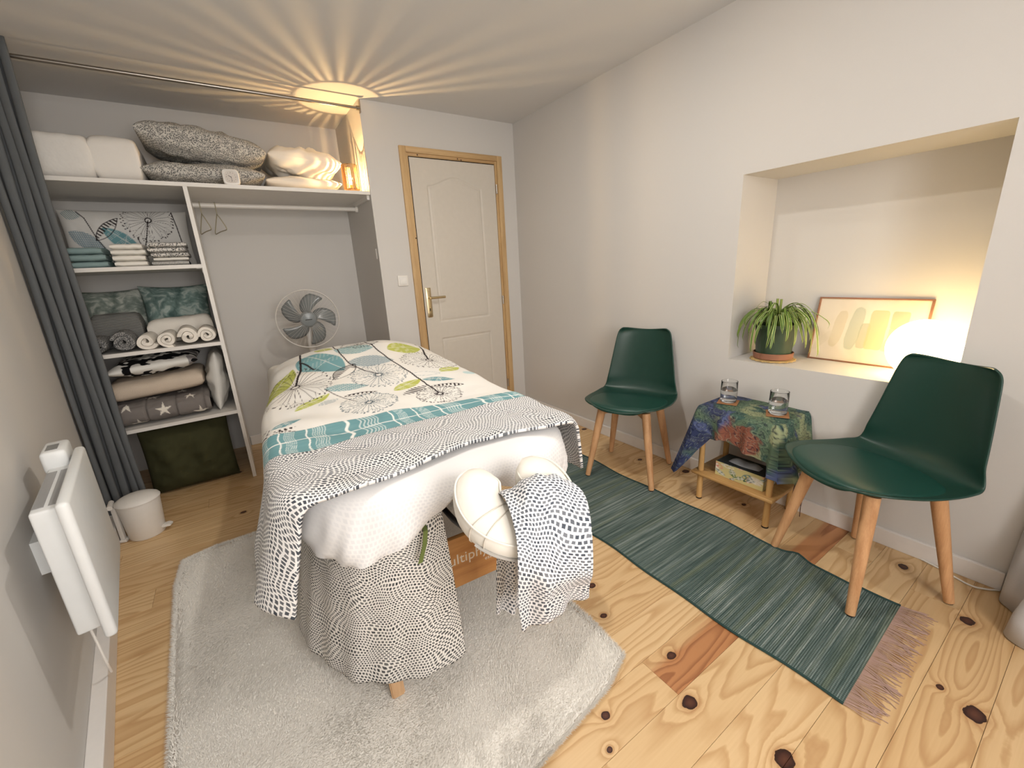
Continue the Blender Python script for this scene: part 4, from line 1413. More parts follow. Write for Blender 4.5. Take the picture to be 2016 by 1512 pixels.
def sheet_mesh():
    prof = [(0.7395, 0.34), (0.7395, 0.20), (0.739, 0.12), (0.737, 0.07), (0.731, 0.035), (0.718, 0.010), (0.700, -0.004), (0.680, -0.012), (0.66, -0.016), (0.64, -0.016), (0.625, -0.012), (0.612, -0.006), (0.606, 0.003), (0.610, 0.010)]
    rings = []
    n = None
    for k, (z, ins) in enumerate(prof):
        o_ = outline(0.412 - ins, 0.0 + ins, FARV + 0.02 - ins, max(0.235 - ins * 0.6, 0.03), max(0.13 - ins * 0.9, 0.02), 24, 40, 30)
        ring = []
        for i, (u, v) in enumerate(o_):
            low = max(0.0, min(1.0, (0.70 - z) / 0.09))
            sag = 0.0
            if v < 0.9:
                sag = 0.058 * math.exp(-((u + 0.33) / 0.15) ** 2) + 0.050 * math.exp(-((u - 0.36) / 0.14) ** 2) - 0.072 * math.exp(-((u + 0.01) / 0.13) ** 2)
            bul = 0.020 * low * math.exp(-((u + 0.30) / 0.16) ** 2) * (v < 0.5)
            wr_ = low * (0.006 * math.sin(u * 55 + z * 30) + 0.005 * math.sin(u * 96 + 1.0 - z * 60 + 3 * math.sin(u * 17))) * (v < 0.5)
            uu = u * (1 + (bul + wr_) / 0.4)
            vv = v - (bul + wr_) * (1 if v < 0.3 else 0)
            ring.append((uu, vv, z - sag * low))
        rings.append(ring)
    P = np.array(rings)                       # (k, n, 3)
    P = np.concatenate([P, P[:, :1]], 1)
    UV = np.zeros(P.shape[:2] + (2,))
    UV[..., 0] = P[..., 0] * 1.0
    prof_s = np.cumsum([0] + [math.hypot(prof[i + 1][0] - prof[i][0], prof[i + 1][1] - prof[i][1]) for i in range(len(prof) - 1)])
    UV[..., 1] = prof_s[:, None]
    colr = np.zeros(P.shape)
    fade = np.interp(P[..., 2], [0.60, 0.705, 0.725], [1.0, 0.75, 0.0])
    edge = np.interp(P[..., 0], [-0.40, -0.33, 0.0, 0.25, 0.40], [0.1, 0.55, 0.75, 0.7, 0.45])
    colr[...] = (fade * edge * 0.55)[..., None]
    me = grid_mesh('white_sheet', P, UV, colr)
    bm = bmesh.new(); bm.from_mesh(me)
    bm.verts.ensure_lookup_table()
    nn = P.shape[1]
    try:
        bm.faces.new([bm.verts[i] for i in range(nn - 1)])
    except Exception:
        pass
    bmesh.ops.remove_doubles(bm, verts=bm.verts, dist=1e-6)
    bmesh.ops.recalc_face_normals(bm, faces=bm.faces)
    bm.to_mesh(me); bm.free()
    return me
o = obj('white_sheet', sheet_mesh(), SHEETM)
o.matrix_world = BM
tag(o, 'white fitted sheet wrapped around the table mattress under the quilt', 'sheet')

# --- quilt: floral cover, teal band, spotted turn-down
def ztop(u, v):
    u = np.asarray(u, float); v = np.asarray(v, float)
    side = 1 - np.clip(np.abs(u) / 0.47, 0, 1) ** 3
    rise = np.clip((v - 0.55) / 0.85, 0, 1) ** 1.2
    fall = 1 - sstep(1.52, 1.90, v)
    return 0.757 + 0.13 * side * rise * fall
def halfw(t):
    """half width of the quilt's flat top; follows the round near corners"""
    R, v0 = 0.20, -0.035
    t = np.asarray(t, float)
    w = np.interp(t, [0.0, 0.8, 1.3, 1.6], [0.452, 0.457, 0.455, 0.452])
    d = np.clip(R - (t - v0), 0, R)
    return w - R + np.sqrt(np.clip(R * R - d * d, 0, None))
TURN = ([-0.80, -0.60, -0.46, -0.361, -0.273, -0.126, 0.056, 0.20, 0.30, 0.40, 0.50, 0.62], [0.055, 0.045, 0.040, 0.03, 0.035, 0.062, 0.105, 0.100, 0.070, 0.055, 0.07, 0.09])
def t_near(a): return np.interp(a, *TURN)
def t_band0(a): return np.interp(a, [-0.8, -0.42, -0.077, 0.455, 0.7], [0.42, 0.352, 0.385, 0.372, 0.36])
def t_band1(a): return np.interp(a, [-0.8, -0.42, -0.027, 0.468, 0.7], [0.60, 0.562, 0.553, 0.462, 0.45])
def t_far(a): return np.interp(a, [-1, 1], [1.93, 1.93])
ER = 0.055
def quilt_pt(a, t, lift=0.0):
    s = np.sign(a)
    hw = halfw(t) + np.where(s < 0, 0.042 * (1 - sstep(0.8, 1.4, t)) * sstep(-0.06, 0.12, t), 0.0)
    A = np.abs(a)
    flat = hw - ER
    q = np.clip((A - flat) / ER, 0, PI / 2)
    drop = np.clip(A - flat - ER * PI / 2, 0, None)
    u = np.where(A < flat, A, flat + ER * np.sin(q)) + (0.10 + (s < 0) * np.interp(t, [0.03, 0.15, 0.30, 0.5], [-0.02, 0.22, 0.20, 0.0])) * drop + 0.010 * np.sin(t * 23) * np.clip(drop * 6, 0, 1)
    dz = np.where(A < flat, 0, ER * (1 - np.cos(q))) + drop * 0.985
    zz = ztop(u * s, t)
    n = fbm(a * 2.2, t * 2.2, 21, 3) * 0.0035 + 0.004 * np.exp(-((a + 0.30) / 0.12) ** 2) * np.sin(t * 34 + a * 20)
    # near edge rolls over the end of the mattress
    end = np.clip((0.085 - t) / 0.085, 0, 2) ** 2 * 0.016
    return np.stack([u * s, t, zz - dz - end + n * (1 - np.clip(drop * 8, 0, 1)) + lift], -1)
def strip(name, amin, amax, n, m, f0, f1, lift, paint=None, hem=None):
    a = np.linspace(0, 1, n)[:, None] + np.zeros((1, m))
    k = np.linspace(0, 1, m)[None, :] + np.zeros((n, 1))
    A0 = amin + (amax - amin) * a
    T = f0(A0) + (f1(A0) - f0(A0)) * k
    if hem is not None:
        lo, hi = hem(T)
        A0 = lo + (hi - lo) * a
    P = quilt_pt(A0, T, lift)
    UV = np.stack([A0, T], -1)
    return grid_mesh(name, P, UV, paint(A0, T) if paint else None)
def paint_quilt(U, V):
    C = np.ones(U.shape + (3,)) * c3(226, 223, 217)
    L = lambda *q, **k: leafprint(C, U, V, *q, **k)
    GRN = c3(176, 182, 74)
    L((-0.47, 1.02), (-0.335, 1.31), 0.125, 'solid', GRN)
    L((-0.285, 1.43), (-0.135, 1.09), 0.19, 'solid', TEAL)
    L((-0.095, 1.20), (0.115, 1.13), 0.15, 'hatch', BLUEG)
    L((-0.19, 1.00), (-0.07, 1.165), 0.085, 'halfstripe', INK)
    L((0.13, 1.29), (0.32, 1.335), 0.17, 'solid', GRN)
    L((-0.125, 1.40), (0.065, 1.34), 0.17, 'hatch', TEAL)
    L((-0.21, 1.50), (-0.12, 1.46), 0.10, 'solid', GRN)
    L((0.005, 0.765), (0.148, 0.838), 0.075, 'solid', GRN)
    L((0.02, 0.69), (0.147, 0.755), 0.055, 'stripe', INK)
    L((0.150, 0.728), (0.290, 0.682), 0.045, 'halfstripe', INK)
    L((0.150, 0.826), (0.283, 0.768), 0.05, 'solid', TEAL * 0.9)
    L((0.128, 0.905), (0.255, 0.865), 0.045, 'outline', BLUEG)
    L((0.262, 0.888), (0.39, 0.965), 0.075, 'solid', GRN)
    put(C, 1 - sstep(0.028, 0.032, np.hypot(U - 0.39, (V - 0.842))), c3(186, 206, 206))
    L((-0.25, 0.905), (-0.076, 0.870), 0.070, 'hatch', TEAL * 0.95)
    L((-0.19, 0.808), (-0.06, 0.788), 0.032, 'halfstripe', INK)
    L((-0.375, 0.785), (-0.235, 0.866), 0.060, 'solid', GRN)
    L((-0.292, 0.768), (-0.212, 0.803), 0.050, 'lines', BLUEG)
    L((-0.462, 0.625), (-0.362, 0.668), 0.045, 'solid', TEAL * 0.9)
    L((-0.457, 0.59), (-0.385, 0.60), 0.022, 'stripe', INK)
    L((-0.62, 1.0), (-0.52, 1.25), 0.10, 'hatch', BLUEG)
    L((-0.60, 0.75), (-0.53, 0.9), 0.06, 'lines', BLUEG)
    def D(c, r, col, sd, e=1.0, n=26, w=0.0022):
        dandelion(C, U, V, c, r, col, n, sd, w, e)
    GR = c3(96, 110, 118)
    D((-0.348, 1.050), 0.150, INK * 1.4, 1, 1.45)
    D((-0.007, 0.965), 0.125, GR, 2, 1.05, 30)
    D((0.285, 1.095), 0.140, INK * 1.4, 3, 1.0)
    D((0.155, 0.629), 0.092, INK * 1.4, 4, 0.95)
    D((-0.118, 0.682), 0.105, GR, 5, 0.95, 30)
    D((-0.432, 0.515), 0.060, INK * 1.3, 6, 1.1, 14)
    D((0.02, 1.47), 0.10, INK * 1.4, 7, 1.0)
    D((-0.56, 0.62), 0.09, INK * 1.3, 8, 1.0, 16)
    S = lambda pts, w, col=INK: stroke(C, U, V, pts, w, col)
    S([(-0.27, 1.62), (-0.288, 1.42), (-0.30, 1.28), (-0.325, 1.16), (-0.345, 1.07)], 0.010)
    S([(-0.292, 1.33), (-0.268, 1.27), (-0.250, 1.20)], 0.009)
    S([(-0.11, 1.55), (-0.105, 1.30), (-0.092, 1.175), (-0.05, 1.05), (-0.007, 0.975)], 0.0065)
    S([(0.06, 1.52), (0.075, 1.32), (0.11, 1.05), (0.143, 0.835), (0.150, 0.72), (0.155, 0.64)], 0.0075)
    S([(0.345, 1.50), (0.335, 1.33), (0.30, 1.20), (0.285, 1.105)], 0.010)
    S([(-0.247, 0.911), (-0.225, 0.86), (-0.17, 0.75), (-0.155, 0.725)], 0.004, INK * 1.6)
    S([(-0.52, 0.62), (-0.485, 0.585)], 0.009)
    # faint ghost print
    put(C, 0.25 * sstep(0.3, 0.6, fbm(U * 5, V * 5, 33, 2)) * (V < 0.66), c3(214, 212, 208))
    return C
def paint_band(U, V):
    C = np.ones(U.shape + (3,)) * c3(108, 152, 158)
    n = fbm(U * 3, V * 40, 8, 2)
    put(C, 0.18 * sstep(-0.5, 0.8, n), c3(136, 172, 176))
    w = 0.004 * np.sin(V * 60 + U * 9)
    x = (U + w + 0.03 * np.sin(U * 15)) 
    ph = x % 0.115
    for c, wd in ((0.006, 0.0045),):
        put(C, 1 - sstep(wd / 2, wd / 2 + 0.0018, np.abs(ph - c)), c3(238, 238, 234))
    for c in (0.030, 0.038, 0.046, 0.053, 0.061, 0.069):
        put(C, (1 - sstep(0.0006, 0.0022, np.abs(ph - c))) * 0.8, c3(222, 230, 228))
    mid = 0.5 * (t_band0(U) + t_band1(U)) + 0.012 * np.sin(U * 11)
    put(C, 1 - sstep(0.002, 0.0038, np.abs(V - mid)), c3(238, 238, 234))
    return C
QL = bpy.data.objects.new('quilt', None)
COL.objects.link(QL)
QL.matrix_world = BM @ Matrix.Translation((0, 0.9, 0.74))
WORLD['quilt'] = QL.matrix_world.copy()
tag(QL, 'floral quilt with teal band and spotted turn-down covering the massage table', 'quilt')
def qpart(name, me, mat_, th):
    me.transform(Matrix.Translation((0, -0.9, -0.74)))
    o = obj(name, me, mat_, QL)
    return solidify(o, th, -1)
def hem_floral(T):
    lo = -(halfw(T) + 0.03 + 0.042 * (1 - sstep(0.8, 1.4, T)) + 0.20) + 0 * T
    return lo, halfw(T) + 0.03 + 0.20
def hem_band(T):
    lo = -(halfw(T) + 0.03 + 0.042 * (1 - sstep(0.8, 1.4, T)) + np.interp(T, [0.36, 0.42, 0.62], [0.10, 0.085, 0.19]))
    return lo, halfw(T) + 0.03 + 0.17
def hem_dot(T):
    lo = -(halfw(T) + 0.03 + 0.042 * (1 - sstep(0.8, 1.4, T)) + np.interp(T, [0.0, 0.05, 0.24, 0.34, 0.44], [0.245, 0.245, 0.24, 0.14, 0.085]))
    return lo, halfw(T) + 0.03 + np.interp(T, [0.0, 0.1, 0.3], [0.13, 0.16, 0.17])
def floral():
    n, m = 440, 300
    return strip('floral_cover', -0.67, 0.67, n, m, t_band1, t_far, 0.0, paint_quilt, hem_floral)
qpart('floral_cover', floral(), PRINT, 0.006)
qpart('teal_band', strip('teal_band', -0.62, 0.62, 420, 50, t_band0, t_band1, 0.001, paint_band, hem_band), PRINT, 0.006)
qpart('spotted_turndown', strip('spotted_turndown', -0.72, 0.62, 200, 60, t_near, t_band0, 0.005, None, hem_dot), DOT_BED, 0.010)
# --- horseshoe face cushion
HC_ = Vector((0.465, 0.725, 0.735))
ha = Vector((-0.09, -0.40, -0.14)).normalized()
hb_ = Vector((0.985, -0.20, 0.0)); hb_ = (hb_ - ha * hb_.dot(ha)).normalized()
hn = hb_.cross(-ha).normalized()
if hn.z < 0:
    hn = -hn
hr = thing('face_cushion', 'cream horseshoe face cushion at the end of the massage table', 'cushion', tuple(HC_))
def hpath(ph, off=0.0, h=0.0):
    c, s = math.cos(ph), math.sin(ph)
    base = HC_ + ha * (0.098 * c) + hb_ * (0.085 * s)
    out = (ha * c * 0.085 + hb_ * s * 0.12).normalized()
    return base + out * off + hn * h
cu_ = bmesh.new()
rings = []
NP = 64
for i in range(NP):
    ph = math.radians(-153 + 306 * i / (NP - 1))
    e = min(i, NP - 1 - i) / 7.0
    sc = math.sqrt(max(0.0, 1 - (1 - min(1.0, e)) ** 2)) if e < 1 else 1.0
    sc = max(sc, 0.04)
    ring = []
    # extend the ends so that they close in a round nose
    for k in range(24):
        th = 2 * PI * k / 24
        cx = abs(math.cos(th)) ** 0.72 * (1 if math.cos(th) >= 0 else -1)
        cz = abs(math.sin(th)) ** 0.72 * (1 if math.sin(th) >= 0 else -1)
        ring.append(hpath(ph, cx * 0.056 * sc, cz * 0.036 * (0.35 + 0.65 * sc) if sc > 0.05 else 0.0))
    rings.append(ring)
ring_loft(cu_, rings)
obj('cushion', cu_, CREAM, hr, world=True)
for sgn in (1, -1):
    pts = []
    for i in range(60):
        ph = math.radians(-149 + 298 * i / 59)
        e = min(i, 59 - i) / 7.0
        sc = math.sqrt(max(0.0, 1 - (1 - min(1.0, e)) ** 2)) if e < 1 else 1.0
        pts.append(hpath(ph, sgn * 0.0515 * max(sc, 0.05), 0.0265 * (0.5 + 0.5 * sc)))
    obj('piping', tube(pts, 0.0024, 6), CREAM, hr, world=True)
for ph0 in (-62, -46):
    ph = math.radians(ph0)
    pts = [hpath(ph, 0.0575 * abs(math.cos(th)) ** 0.72 * (1 if math.cos(th) >= 0 else -1), 0.0372 * abs(math.sin(th)) ** 0.72 * (1 if math.sin(th) >= 0 else -1)) for th in [2 * PI * k / 24 for k in range(25)]]
    obj('seam', tube(pts, 0.0013, 6), plain('seam_%d' % abs(ph0), rgb(206, 198, 186), 0.6), hr, world=True)
bm = bmesh.new()
for q in range(2):
    pass
pts = [hpath(math.radians(-54 + k * 4), 0.0585, -0.008) for k in range(12)]
obj('elastic_strip', tube(pts, 0.0035, 6), plain('elastic_grey', rgb(176, 172, 166), 0.5), hr, world=True)
obj('cradle_plate', box((0.385, 0.745, 0.676), (0.438, 0.795, 0.700), 0.004), BLACK_V, hr, world=True)

# --- spotted cover draped over the face cushion
BACK = [[(0.448, 0.775, 0.690), (0.495, 0.778, 0.690), (0.560, 0.770, 0.690)],
        [(0.452, 0.790, 0.600), (0.498, 0.790, 0.595), (0.560, 0.788, 0.580)],
        [(0.446, 0.797, 0.470), (0.495, 0.797, 0.460), (0.556, 0.797, 0.440)],
        [(0.439, 0.800, 0.357), (0.490, 0.800, 0.348), (0.555, 0.800, 0.327)]]
FRONT = [[(0.432, 0.737, 0.740), (0.512, 0.716, 0.776), (0.583, 0.690, 0.756)],
         [(0.426, 0.728, 0.757), (0.510, 0.702, 0.788), (0.584, 0.674, 0.765)],
         [(0.416, 0.695, 0.770), (0.497, 0.665, 0.790), (0.594, 0.640, 0.748)],
         [(0.400, 0.645, 0.770), (0.476, 0.618, 0.772), (0.580, 0.602, 0.722)],
         [(0.380, 0.595, 0.745), (0.440, 0.565, 0.728), (0.546, 0.556, 0.670)],
         [(0.372, 0.580, 0.685), (0.438, 0.558, 0.640), (0.546, 0.558, 0.600)],
         [(0.383, 0.605, 0.572), (0.461, 0.590, 0.556), (0.568, 0.593, 0.535)],
         [(0.405, 0.630, 0.461), (0.488, 0.615, 0.474), (0.582, 0.610, 0.481)]]
def towel(name, ROWS, u0):
    nu, nv = 70, 90
    cols = [spline([ROWS[r_][c] for r_ in range(len(ROWS))], nv) for c in range(3)]
    P = np.zeros((nu, nv, 3)); UV = np.zeros((nu, nv, 2))
    arc = np.zeros(nv)
    for j in range(1, nv):
        arc[j] = arc[j - 1] + (cols[1][j] - cols[1][j - 1]).length
    for j in range(nv):
        cr = spline([cols[0][j], cols[1][j], cols[2][j]], nu)
        hang = max(0.0, (0.70 - cols[1][j].z) / 0.3)
        for i in range(nu):
            p = cr[i]
            s = i / (nu - 1)
            w_ = (0.010 * math.sin(s * 9.5 + 0.6) + 0.004 * math.sin(s * 21 + arc[j] * 9)) * min(1.2, hang + 0.12)
            gather = 0.004 * math.sin(s * 24 + 0.7) * math.exp(-arc[j] / 0.05)
            P[i, j] = (p.x, p.y + w_, p.z + 0.002 * math.sin(s * 17 + arc[j] * 30) + gather)
            UV[i, j] = (s * 0.21 + u0, arc[j])
    return grid_mesh(name, P, UV)
cv = thing('spotted_cover', 'spotted cloth cover draped over the near end of the face cushion', 'cloth', (0.49, 0.66, 0.75))
solidify(obj('front_panel', towel('front_panel', FRONT, 0.0), DOT_TOWEL, cv, world=True), 0.003, 0)
solidify(obj('back_panel', towel('back_panel', BACK, 0.4), DOT_TOWEL, cv, world=True), 0.003, 0)


# ------------------------------------------------------------------ rugs
# fluffy rug under the table
RUGC = [(-0.425, 2.31), (-0.325, 0.54), (0.872, 0.70), (0.80, 2.33)]
def rug_xy(a, b):
    p = Vector(RUGC[0]) * (1 - a) * b + Vector(RUGC[1]) * (1 - a) * (1 - b) + Vector(RUGC[2]) * a * (1 - b) + Vector(RUGC[3]) * a * b
    return p
def round_ab(a, b, r=0.04):
    """pull the square's corners in so that the rug has round corners"""
    x = (a - 0.5) * 2; y = (b - 0.5) * 2
    k = 1 - r * max(0.0, abs(x) - 0.75) / 0.25 * max(0.0, abs(y) - 0.75) / 0.25
    return 0.5 + x * k / 2, 0.5 + y * k / 2
rug = thing('fluffy_rug', 'large pale grey-white fluffy rug under the massage table', 'rug', (0.23, 1.45, 0.0))
n, m = 90, 110
P = np.zeros((n, m, 3))
for i in range(n):
    for j in range(m):
        a, b = round_ab(i / (n - 1), j / (m - 1))
        p = rug_xy(a, b)
        e = min(i, n - 1 - i, j, m - 1 - j)
        z = 0.018 * min(1.0, e / 2.0) ** 0.5
        if 0 < e:
            z += 0.002 * mnoise.noise(Vector((p.x * 9, p.y * 9, 1.0)))
        w = 0.004 * mnoise.noise(Vector((p.x * 25, p.y * 25, 4.0))) if e == 0 else 0
        P[i, j] = (p.x + w, p.y + w, max(0.001, z))
t = NT('rug_fur')
_c = t.mix(t.noise(t.pos(), 3.0, 3.0), rgb(224, 220, 212), rgb(238, 235, 228))
t.bump(t.noise(t.pos(), 180.0, 3.0), 0.5, 0.006)
FUR = t.out(_c, 1.0, 0, 0.05, Sheen_Weight=0.3)
obj('rug_base', grid_mesh('rug_base', P), FUR, rug, world=True)
rs2 = np.random.RandomState(4)
N = 150000
ab = rs2.rand(N, 2)
# extra hairs along the rim
NE = 16000
side = rs2.randint(0, 4, NE)
te = rs2.rand(NE)
ed_ = np.stack([np.where(side == 0, te, np.where(side == 1, te, np.where(side == 2, 0.002, 0.998))), np.where(side == 0, 0.002, np.where(side == 1, 0.998, te))], 1)
ab = np.vstack([ab, ed_])
N = len(ab)
x = (ab[:, 0] - 0.5) * 2; y = (ab[:, 1] - 0.5) * 2
k_ = 1 - 0.04 * np.clip(np.abs(x) - 0.75, 0, 1) / 0.25 * np.clip(np.abs(y) - 0.75, 0, 1) / 0.25
a = 0.5 + x * k_ / 2; b = 0.5 + y * k_ / 2
RC = np.array(RUGC)
B0 = RC[0] * ((1 - a) * b)[:, None] + RC[1] * ((1 - a) * (1 - b))[:, None] + RC[2] * (a * (1 - b))[:, None] + RC[3] * (a * b)[:, None]
flow = fbm(B0[:, 0] * 1.2, B0[:, 1] * 1.2, 3, 2) * 1.4 + rs2.randn(N) * 0.7
cen = RC.mean(0)
outw = np.arctan2(B0[:, 1] - cen[1], B0[:, 0] - cen[0])
rim = np.zeros(N, bool); rim[-NE:] = True
ang = np.where(rim, outw + rs2.randn(N) * 0.6, flow)
ln = np.where(rim, 0.018, 0.008) + 0.006 * rs2.rand(N)
lean = np.where(rim, 0.85, 0.8) * (0.5 + 0.7 * rs2.rand(N))
dirv = np.stack([np.cos(ang) * lean, np.sin(ang) * lean, np.where(rim, 0.30, 0.45) + 0 * ang], 1)
dirv /= np.linalg.norm(dirv, axis=1)[:, None]
base = np.concatenate([B0, np.where(rim, 0.009, 0.0165)[:, None]], 1)
sid = np.stack([-np.sin(ang), np.cos(ang), 0 * ang], 1) * 0.0012
V3 = np.stack([base - sid, base + sid, base + dirv * ln[:, None]], 1).reshape(-1, 3)
me = bpy.data.meshes.new('fur')
me.vertices.add(3 * N); me.vertices.foreach_set('co', V3.astype(np.float32).ravel())
me.loops.add(3 * N); me.loops.foreach_set('vertex_index', np.arange(3 * N, dtype=np.int32))
me.polygons.add(N); me.polygons.foreach_set('loop_start', np.arange(0, 3 * N, 3, dtype=np.int32))
me.update(calc_edges=True)
obj('fur', me, FUR, rug, world=True, smooth=False, kind='stuff')

# woven runner
RX0, RX1, RY0, RY1 = 1.228, 1.790, 0.262, 2.02
run = thing('woven_runner', 'green and grey woven runner rug with fringed ends on the floor', 'rug', (1.51, 1.15, 0.0))
def runner_xy(s, y):
    wob0 = 0.006 * math.sin(y * 7.0) + 0.004 * math.sin(y * 17 + 1)
    wob1 = 0.010 * math.sin(y * 6.0 + 2.0) + 0.005 * math.sin(y * 15) + 0.016 * math.exp(-((y - 0.60) / 0.04) ** 2)
    x0 = RX0 + wob0; x1 = RX1 + wob1 + 0.010 * (y < 0.4)
    return x0 + (x1 - x0) * s
def runner_mesh():
    n, m = 60, 420
    P = np.zeros((n, m, 3)); UV = np.zeros((n, m, 2))
    for i in range(n):
        s = i / (n - 1)
        for j in range(m):
            y = RY0 + (RY1 - RY0) * j / (m - 1)
            yy = y + (0.018 * (s - 0.5)) * (y < 0.8)
            z = 0.0045 + 0.0008 * math.sin(j * PI) + 0.010 * math.exp(-((y - 0.60) / 0.030) ** 2) * max(0.0, (s - 0.75) / 0.25) ** 2
            z += 0.002 * max(0.0, mnoise.noise(Vector((s * 2, y * 4, 7.7))))
            P[i, j] = (runner_xy(s, y), yy, z)
            UV[i, j] = (s * 0.56, y)
    return grid_mesh('weave', P, UV)
t = NT('runner_weave')
uv = t.uv()
v1 = t.vmath('MULTIPLY', uv, (2.2, 95.0, 0))
n1 = t.noise(v1, 1.0, 3.0, 0.6)
v2 = t.vmath('MULTIPLY', uv, (5.0, 260.0, 0))
n2 = t.noise(v2, 1.0, 2.0, 0.6)
bro = t.noise(t.vmath('MULTIPLY', uv, (0.6, 7.0, 0)), 1.0, 2.0)
f = t.math('ADD', t.math('MULTIPLY', n1, 0.6), t.math('MULTIPLY', n2, 0.4))
f = t.math('ADD', f, t.math('MULTIPLY', t.math('SUBTRACT', bro, 0.5), 0.25))
col = t.ramp(f, [(0.30, rgb(58, 74, 72)), (0.44, rgb(88, 105, 101)), (0.53, rgb(114, 129, 125)), (0.62, rgb(154, 166, 161)), (0.72, rgb(174, 182, 174))])
gy = t.noise(t.vmath('MULTIPLY', uv, (1.0, 30.0, 0)), 1.0, 1.0)
col = t.mix(t.math('MULTIPLY', t.math('SUBTRACT', gy, 0.52, clamp=True), 2.2, clamp=True), col, rgb(128, 136, 104))
sx = t.n('ShaderNodeSeparateXYZ', {0: uv})
rib = t.math('SINE', t.math('MULTIPLY', sx.outputs[1], 2 * PI / 0.0062))
xr_ = t.math('SINE', t.math('MULTIPLY', sx.outputs[0], 2 * PI / 0.0075))
hgt = t.math('ADD', rib, t.math('MULTIPLY', xr_, 0.5))
col = t.mix(t.math('MULTIPLY', t.math('SUBTRACT', 1.0, t.math('ADD', t.math('MULTIPLY', hgt, 0.33), 0.5), clamp=True), 0.45), col, rgb(44, 58, 56))
t.bump(hgt, 0.5, 0.003)
RUN = t.out(col, 1.0, 0, 0.05)
solidify(obj('weave', runner_mesh(), RUN, run, world=True), 0.004, -1)
for sx_, nm in ((0.0, 'selvedge'), (1.0, 'selvedge')):
    pts = []
    for j in range(90):
        y = RY0 + (RY1 - RY0) * j / 89
        yy = y + (0.018 * (sx_ - 0.5)) * (y < 0.8)
        z = 0.0055 + 0.010 * math.exp(-((y - 0.60) / 0.030) ** 2) * sx_
        pts.append((runner_xy(sx_, y), yy, z))
    obj(nm, tube(pts, 0.0042, 6), fabric('selvedge_green_%d' % int(sx_), rgb(50, 72, 70), 0.15, 300), run, world=True)
FR = fabric('fringe_mauve', rgb(168, 140, 128), 0.08, 400)
fb_ = bmesh.new()
rq = random.Random(9)
for end in (0, 1):
    cnt = 165 if end == 0 else 60
    for k in range(cnt):
        s = (k + rq.uniform(-0.2, 0.2)) / (cnt - 1)
        s = min(1, max(0, s))
        y0 = RY0 + 0.018 * (s - 0.5) if end == 0 else RY1
        sg = -1 if end == 0 else 1
        x0 = runner_xy(s, RY0 if end == 0 else RY1)
        grp = math.sin(s * 34) * 0.020 + math.sin(s * 71 + 1) * 0.008
        L_ = rq.uniform(0.062, 0.095)
        pts = [(x0, y0, 0.005), (x0 + grp * 0.35 + rq.uniform(-.002, .002), y0 + sg * L_ * 0.35, 0.004 + rq.uniform(0, .003)),
               (x0 + grp * 0.9 + rq.uniform(-.004, .004), y0 + sg * L_ * 0.7, 0.003 + rq.uniform(0, .003)), (x0 + grp * 1.2 + rq.uniform(-.010, .010), y0 + sg * L_, 0.002)]
        add_tube(fb_, spline(pts, 7), 0.0013, 4)
obj('fringe', fb_, FR, run, world=True, kind='stuff')

# ------------------------------------------------------------------ chairs
PROF = [  # y, z, half width
    (0.238, 0.440, 0.090), (0.236, 0.447, 0.130), (0.222, 0.452, 0.172), (0.190, 0.451, 0.208), (0.130, 0.444, 0.233), (0.040, 0.436, 0.245), (-0.060, 0.432, 0.243),
    (-0.130, 0.437, 0.236), (-0.180, 0.455, 0.228), (-0.208, 0.495, 0.218), (-0.224, 0.560, 0.206), (-0.238, 0.640, 0.193), (-0.250, 0.720, 0.180),
    (-0.260, 0.785, 0.169), (-0.266, 0.815, 0.161), (-0.268, 0.830, 0.150), (-0.269, 0.838, 0.132)]
def shell_pt(t, s):
    """t 0..1 along seat and back, s -1..1 across"""
    x = t * (len(PROF) - 1)
    k = min(int(x), len(PROF) - 2)
    f = x - k
    def cr(i):
        p = [PROF[max(0, min(len(PROF) - 1, k + q))][i] for q in (-1, 0, 1, 2)]
        return 0.5 * ((2 * p[1]) + (p[2] - p[0]) * f + (2 * p[0] - 5 * p[1] + 4 * p[2] - p[3]) * f * f + (3 * p[1] - p[0] - 3 * p[2] + p[3]) * f ** 3)
    y, z, w = cr(0), cr(1), cr(2)
    seat = 1 - float(np.interp(t, [0.42, 0.60], [0, 1]))
    front = float(np.interp(t, [0.0, 0.12, 0.25], [0.0, 0.6, 1.0]))
    a = abs(s)
    z += seat * front * 0.032 * a ** 2.6
    y += (1 - seat) * 0.055 * a ** 2.3
    y += seat * (1 - front) * (-0.05) * a ** 2 * 0.4
    if t > 0.85:
        z += (t - 0.85) / 0.15 * (0.016 * a ** 2 * (1 if a < 0.8 else 1 - (a - 0.8) * 1.2) - 0.004)
    return Vector((w * s, y, z))
